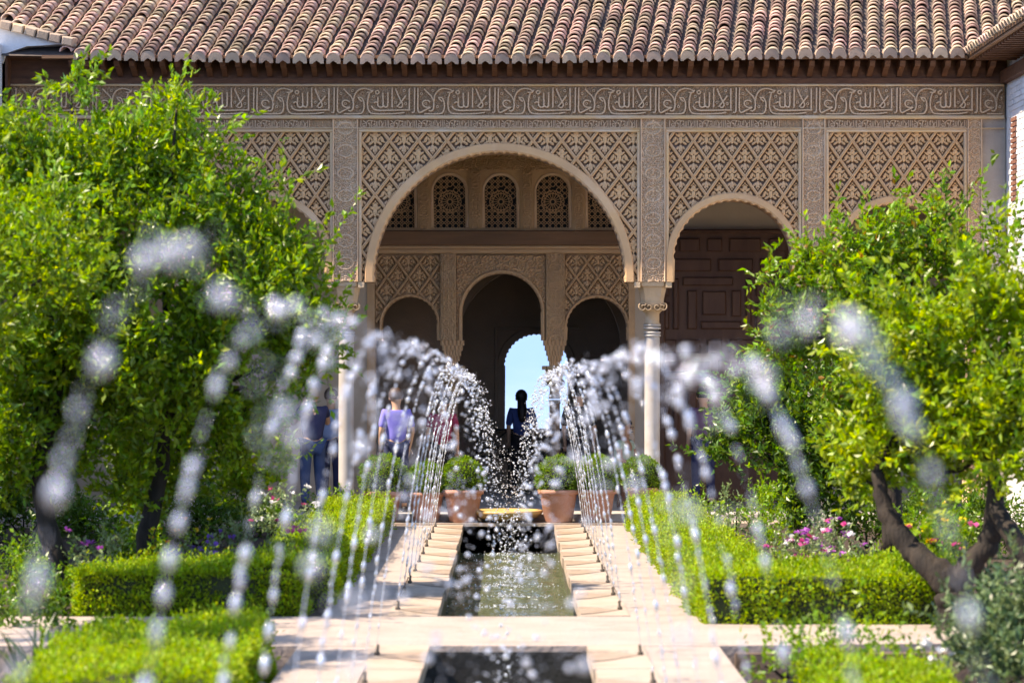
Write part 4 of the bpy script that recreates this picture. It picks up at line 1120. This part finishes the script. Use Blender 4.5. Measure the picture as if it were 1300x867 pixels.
M['skin2'] = mat('skin_dark', (.30, .17, .11), rough=.55)
def cloth(c): return mat('cloth', c, (c[0] * .8, c[1] * .8, c[2] * .8), 6, rough=.9, bump=.3, bscale=12)
hair_m = {'dark': mat('hair_dark', (.014, .011, .010), rough=.5), 'brown': mat('hair_brown', (.07, .04, .025), rough=.5), 'grey': mat('hair_grey', (.3, .28, .26), rough=.6)}

def person(label, loc, rz, H, shirt, legs, hair='dark', pose='stand', long_hair=False, sk='skin', sleeves=.5):
    k = H / 1.72; t = empty('person', loc); t.rotation_euler = (0, 0, rz); tag(t, label, 'person')
    if pose == 'stand':
        pel = (0, 0, .92); knee = [(s * .10, -.02, .49) for s in (-1, 1)]; ank = [(s * .11, .02, .08) for s in (-1, 1)]; toe = [(s * .12, -.14, .035) for s in (-1, 1)]
        che = (0, -.0, 1.24); neck = (0, .01, 1.43); elb = [(s * .215, .04, 1.10) for s in (-1, 1)]; wri = [(s * .20, -.08, .88) for s in (-1, 1)]
    elif pose == 'camera':
        pel = (0, 0, .92); knee = [(s * .10, -.02, .49) for s in (-1, 1)]; ank = [(s * .11, .02, .08) for s in (-1, 1)]; toe = [(s * .12, -.14, .035) for s in (-1, 1)]
        che = (0, 0, 1.24); neck = (0, .01, 1.43); elb = [(s * .25, -.12, 1.16) for s in (-1, 1)]; wri = [(s * .07, -.28, 1.40) for s in (-1, 1)]
    else:  # sitting
        pel = (0, .0, .50); knee = [(s * .13, -.44, .52) for s in (-1, 1)]; ank = [(s * .12, -.44, .10) for s in (-1, 1)]; toe = [(s * .12, -.58, .04) for s in (-1, 1)]
        che = (0, -.04, .82); neck = (0, -.03, 1.02); elb = [(s * .25, -.10, .70) for s in (-1, 1)]; wri = [(s * .14, -.34, .62) for s in (-1, 1)]
    sh = [(s * .17, che[1] + .01, neck[2] - .075) for s in (-1, 1)]
    hd0 = (0, neck[1] - .03, neck[2] + .085); hd1 = (0, neck[1] - .025, neck[2] + .165); hd2 = (0, neck[1] - .02, neck[2] + .225)
    hip = [(s * .09, pel[1], pel[2] - .04) for s in (-1, 1)]
    sc_ = lambda L: [tuple(c * k for c in v) for v in L]
    hand = [tuple(np.array(w) + (np.array(w) - np.array(e)) / np.linalg.norm(np.array(w) - np.array(e)) * .075) for w, e in zip(wri, elb)]
    V = [pel, che, neck, hd0, hd1] + sh + elb + wri + hand + hip + knee + ank + toe + [hd2]
    #     0    1    2     3    4   5,6  7,8  9,10  11,12 13,14 15,16 17,18 19,20
    E = [(0, 1), (1, 2), (2, 3), (3, 4), (1, 5), (1, 6), (5, 7), (6, 8), (7, 9), (8, 10), (9, 11), (10, 12), (0, 13), (0, 14), (13, 15), (14, 16), (15, 17), (16, 18), (17, 19), (18, 20), (4, 21)]
    rad = [.12, .125, .054, .078, .092, .055, .055, .04, .04, .028, .028, .026, .026, .085, .085, .056, .056, .04, .04, .032, .032, .052]
    body = skin('body', sc_(V), E, [r * k for r in rad], M[sk], t)
    # fingers
    fg = MB()
    for w, h in zip(wri, hand):
        d = Vector(h) - Vector(w); d.normalize(); s_ = d.cross(Vector((0, 1, .3))).normalized()
        for q in range(5):
            o_ = Vector(h) + s_ * (q - 2) * .017 - d * (.03 if q in (0,) else 0); e_ = o_ + d * (.075 - .008 * abs(q - 2)) + (s_ * -.03 if q == 0 else Vector((0, -.012, -.01)))
            fg.tube(sc_([o_, (o_ + e_) / 2 + Vector((0, -.004, 0)), e_]), [.009 * k, .0085 * k, .006 * k], 6)
    fg.obj('fingers', M[sk], t, True)
    # face: nose, eyes, mouth, ears
    f = MB(); c = Vector(hd0) + Vector((0, -.02, .03))
    f.tube(sc_([c + Vector((0, -.075, .03)), c + Vector((0, -.098, -.005))]), [.008 * k, .014 * k], 6)
    for s in (-1, 1): f.lathe([(.004, -.03 * k), (.014 * k, -.015 * k), (.016 * k, .01 * k), (.006 * k, .028 * k)], 8, tuple((c + Vector((s * .082, .02, .0))) * k))
    f.obj('face', M[sk], t, True)
    f = MB()
    for s in (-1, 1): f.lathe([(.002, -.008), (.011, 0), (.002, .008)], 8, tuple((c + Vector((s * .03, -.078, .028))) * k))
    f.box((c.x - .024) * k, (c.x + .024) * k, (c.y - .084) * k, (c.y - .07) * k, (c.z - .048) * k, (c.z - .038) * k)
    f.obj('eyes_and_mouth', hair_m['dark'], t)
    # clothes
    mid = [tuple(np.array(a) + (np.array(b_) - np.array(a)) * sleeves) for a, b_ in zip(sh, elb)]
    low = (0, pel[1], pel[2] - .02)
    Vs = [che, low, (0, neck[1], neck[2] - .055)] + sh + mid
    skin('shirt', sc_(Vs), [(0, 1), (0, 2), (0, 3), (0, 4), (3, 5), (4, 6)], [.142 * k, .146 * k, .07 * k, .066 * k, .066 * k, .056 * k, .056 * k], shirt, t)
    Vt = [pel] + hip + knee + [tuple(np.array(a) + np.array((0, 0, .02))) for a in ank]
    skin('trousers', sc_(Vt), [(0, 1), (0, 2), (1, 3), (2, 4), (3, 5), (4, 6)], [.13 * k, .10 * k, .10 * k, .075 * k, .075 * k, .058 * k, .058 * k], legs, t)
    cap_ = MB(); Vh = []; Fh = []; nu, nv = 18, 10
    for i_ in range(nv + 1):          # cap of hair: low at the nape, high above the brow
        for j_ in range(nu):
            az_ = 2 * math.pi * j_ / nu; front = max(0, -math.sin(az_)); low = math.pi * (.66 - .30 * front ** .6)
            ph = low * i_ / nv + .001; wv = 1 + .03 * math.sin(7 * az_ + 3 * i_)
            Vh.append(((.100 * math.sin(ph) * math.cos(az_) * wv) * k, (hd1[1] + .006 + .112 * math.sin(ph) * math.sin(az_) * wv) * k, (hd1[2] - .005 + .112 * math.cos(ph)) * k))
    for i_ in range(nv):
        for j_ in range(nu): Fh.append((i_ * nu + j_, i_ * nu + (j_ + 1) % nu, (i_ + 1) * nu + (j_ + 1) % nu, (i_ + 1) * nu + j_))
    cap_.add(Vh, Fh); cap_.obj('hair', hair_m[hair], t, True)
    hv = [(0, hd1[1] + .04, hd1[2]), (0, hd0[1] + .06, hd0[2] + .01)]
    hr = [.085 * k, .075 * k]
    if long_hair: hv += [(0, neck[1] + .09, neck[2] - .02), (0.0, che[1] + .13, che[2] + .08), (0.0, che[1] + .14, che[2] - .08)]; hr += [.085 * k, .085 * k, .045 * k]
    if long_hair: skin('long_hair', sc_(hv), [(i, i + 1) for i in range(len(hv) - 1)], hr, hair_m[hair], t)
    so = MB()
    for a, b_ in zip(ank, toe):
        a = Vector(a); b_ = Vector(b_); so.tube(sc_([a + Vector((0, .05, -.04)), (a + b_) / 2 + Vector((0, 0, -.01)), b_ + Vector((0, -.03, 0))]), [.045 * k, .045 * k, .03 * k], 8)
    so.obj('shoes', hair_m['dark'], t, True)
    return t
def pat(px, Y, z=FLOOR): return ((px - 646) * Y / FPX, Y, z)
navy = cloth((.03, .035, .09)); black = cloth((.018, .016, .02)); jean = cloth((.05, .08, .17))
person('person in a purple top seen from behind by the column', pat(503, 40.15), R(180 + 15), 1.70, cloth((.22, .20, .62)), navy, 'brown', sleeves=.9)
person('person in a dark red top next to the purple dressed person', pat(562, 40.7), R(170), 1.62, cloth((.30, .03, .07)), black, 'dark', sleeves=.7)
person('person in a navy top raising a camera beside the tall tree', pat(397, 40.3), R(200), 1.74, navy, jean, 'grey', 'camera')
person('person in a pale blue shirt between tall tree and column', pat(420, 42.0), R(160), 1.68, cloth((.28, .36, .55)), navy, 'brown')
person('long haired person in blue silhouetted against the far sky arch', pat(662, 45.9), R(185), 1.62, cloth((.03, .06, .20)), black, 'dark', long_hair=True, sleeves=1.0)
person('person in black standing before the dark arch near the marble column', pat(735, 42.4), R(175), 1.72, black, black, 'dark', sleeves=1.0)
person('person in a dark plum top standing by the wooden door', pat(893, 41.8), R(190), 1.70, cloth((.10, .05, .10)), navy, 'dark', sleeves=1.0)
ps = person('person in pale green sitting behind the potted boxwood', pat(790, 41.2), R(60), 1.66, cloth((.30, .40, .30)), cloth((.36, .34, .28)), 'brown', 'sit', sk='skin2')
b = MB(); b.box(-.28, .28, -.18, .22, 0, .035); b.v = [(x, y, z + .37) for x, y, z in b.v]
for sx in (-.25, .25):
    for sy in (-.15, .19): b.box(sx - .02, sx + .02, sy - .02, sy + .02, 0, .375)
st = b.obj('stool', M['wood']); st.location = pat(790, 41.2); st.rotation_euler = (0, 0, R(60)); tag(st, 'low wooden stool under the person in pale green', 'stool')
# railing in the far arch
rl = MB(); zr = hz(545)
for zz in (zr + .0, zr - .42): rl.tube([(hx(600), YH - .25, zz), (hx(725), YH - .25, zz)], .018, 8)
for px in (606, 646, 686, 724): rl.tube([(hx(px), YH - .25, FLOOR), (hx(px), YH - .25, zr + .02)], .014, 8)
for a, b_ in ((606, 646), (646, 686), (686, 724)):
    rl.tube([(hx(a), YH - .25, zr - .42), (hx(b_), YH - .25, zr)], .010, 6); rl.tube([(hx(a), YH - .25, zr), (hx(b_), YH - .25, zr - .42)], .010, 6)
o = rl.obj('railing', M['iron']); tag(o, 'dark iron railing with crossed bars across the far sky arch', 'railing')

# ------------------------------------------------------------------ water jets
def ico():
    bm_ = bmesh.new(); bmesh.ops.create_icosphere(bm_, subdivisions=1, radius=1)
    V = np.array([v.co[:] for v in bm_.verts]); F = np.array([[v.index for v in f.verts] for f in bm_.faces]); bm_.free(); return V, F
IV, IF = ico()
def drops_mesh(name, P, Rr, D=None, stretch=1.0):
    n = len(P); rad = Rr[:, None, None]
    V = IV[None] * rad
    if D is not None:
        d = unit(D)[:, None, :]; V = V + d * (np.sum(V * d, -1, keepdims=True)) * (stretch[:, None, None] - 1)
    V = V + P[:, None, :]
    F = IF[None] + (np.arange(n) * len(IV))[:, None, None]
    return mesh_np(name, V.reshape(-1, 3), F.reshape(-1, 3), M['drops'], True)
nz = MB(); nz.lathe([(.022, 0), (.022, .03), (.012, .04), (.010, .085), (.006, .09)], 10)
nz_me = nz.mesh('fountain_nozzle', M['brass'], True)
def jet(s, Y, zp, half):
    side = 'wooden door side' if s > 0 else 'tall dense tree side'
    where = 'beyond the cross path' if half == 0 else 'before the cross path'
    t = new_obj('fountain_nozzle', nz_me, None, (s * .95, Y, .0)); t.rotation_euler = (0, -s * .1, 0)
    tag(t, f'small bronze nozzle on the kerb of the {side} {where}', 'nozzle', f'nozzles, {side}, {where}')
    near = max(0, 1 - Y / 24)
    n0 = 240 if half == 0 else (280 if Y > 9 else 240)
    tt = np.sort(rng.random(n0)); # equal in time
    T0 = 1.0
    xn, xp = .95, (.50 if s < 0 or half == 0 else .46) + rng.normal() * .015
    h = zp - .08
    u = tt * 2 - 1                       # -1 at nozzle, 0 apex, 1 landing
    land = -.36
    uend = math.sqrt((zp - land) / h)
    u = -1 + tt * (1 + uend)
    x = xp - u * (xn - xp); z = zp - h * u ** 2
    late = np.clip((u + .35) / 1.3, 0, 1)
    sprd = .005 + .058 * late ** 1.2
    gusts = np.round(tt * 16 + rng.random() * 3)  # water leaves in pulses: droplets bunch
    P = np.stack([s * (x + rng.normal(size=n0) * sprd * .7), Y + rng.normal(size=n0) * sprd, z + rng.normal(size=n0) * sprd * .8 + .012 * np.sin(gusts * 2.7) * late], 1)
    q = rng.random(n0); far = 1.0 + .9 * (half == 0)
    r = .0030 * np.exp(rng.normal(size=n0) * .3)
    r = np.where(q > .74, rng.uniform(.0055, .008, n0), r); r = np.where((q > (.925 if half == 0 else (.89 if Y > 9 else .84))) & (u > -.85), rng.uniform(.011, .0155, n0) / far ** .7, r) * far ** .75 * (1.1 if 9 < Y < 23 else 1.0)
    D = np.stack([-s * np.ones(n0) * (xn - xp), np.zeros(n0), -2 * h * u], 1)
    st_ = 1 + 2.4 * np.clip(-u - .1, 0, 1)
    o = empty('water_jet', (s * .95, Y, .05))
    dr_ = new_obj('drops', drops_mesh('drops', P - np.array((s * .95, Y, .05)), r, D, st_), o); dr_['kind'] = 'stuff'
    # the unbroken strand above the nozzle
    us = np.linspace(-1, -.55, 16); sx = s * (xp - us * (xn - xp)) - s * .95; sz = zp - h * us ** 2 - .05
    stn = MB()
    if Y > 11: stn.tube([(a_, .004 * math.sin(9 * i_), c_) for i_, (a_, c_) in enumerate(zip(sx, sz))], list((.0024 if half else .0030) * far ** .3 * (1 + .3 * rng.normal(size=16).clip(-1, 1)) * np.linspace(1, .75, 16)), 6)
    if Y > 11: stn.obj('strand', M['drops'], o, True)
    tag(o, f'arching water jet from the {side} kerb {where}', 'water jet', f'water jets, {side}, {where}')
    # splash where it lands
    m_ = 70; a = rng.random(m_) * 6.28; q = np.abs(rng.normal(size=m_)) * .16
    lp = np.array([s * (xp - uend * (xn - xp)), Y, land])
    Ps = lp + np.stack([np.cos(a) * q * 2.0, np.sin(a) * q * .16, .002 + np.abs(rng.normal(size=m_)) * .022], 1)
    so = new_obj('splash', drops_mesh('splash', Ps - np.array((s * .95, Y, .05)), .003 + .008 * rng.random(m_)), o)
    so['kind'] = 'stuff'
for s in (-1, 1):
    for i, Y in enumerate(FAR_J): jet(s, Y, 1.93 + .012 * (39.2 - Y) + rng.normal() * .02, 0)
    for i, Y in enumerate(NEAR_J): jet(s, Y, 2.17 + .006 * (21.5 - Y) + rng.normal() * .02 - (.10 if s > 0 else 0), 1)
# the basin's own bubbling spout
m_ = 150; hh = rng.random(m_)
P = np.stack([rng.normal(size=m_) * (.03 + .1 * hh), rng.normal(size=m_) * .05, .05 + hh * .85], 1)
o = empty('water_jet', (-.02, YE + .36, .14)); new_obj('drops', drops_mesh('drops', P, .006 * np.exp(rng.normal(size=m_) * .4)), o)['kind'] = 'stuff'; tag(o, 'upright spray of drops bubbling out of the ochre basin', 'water jet')
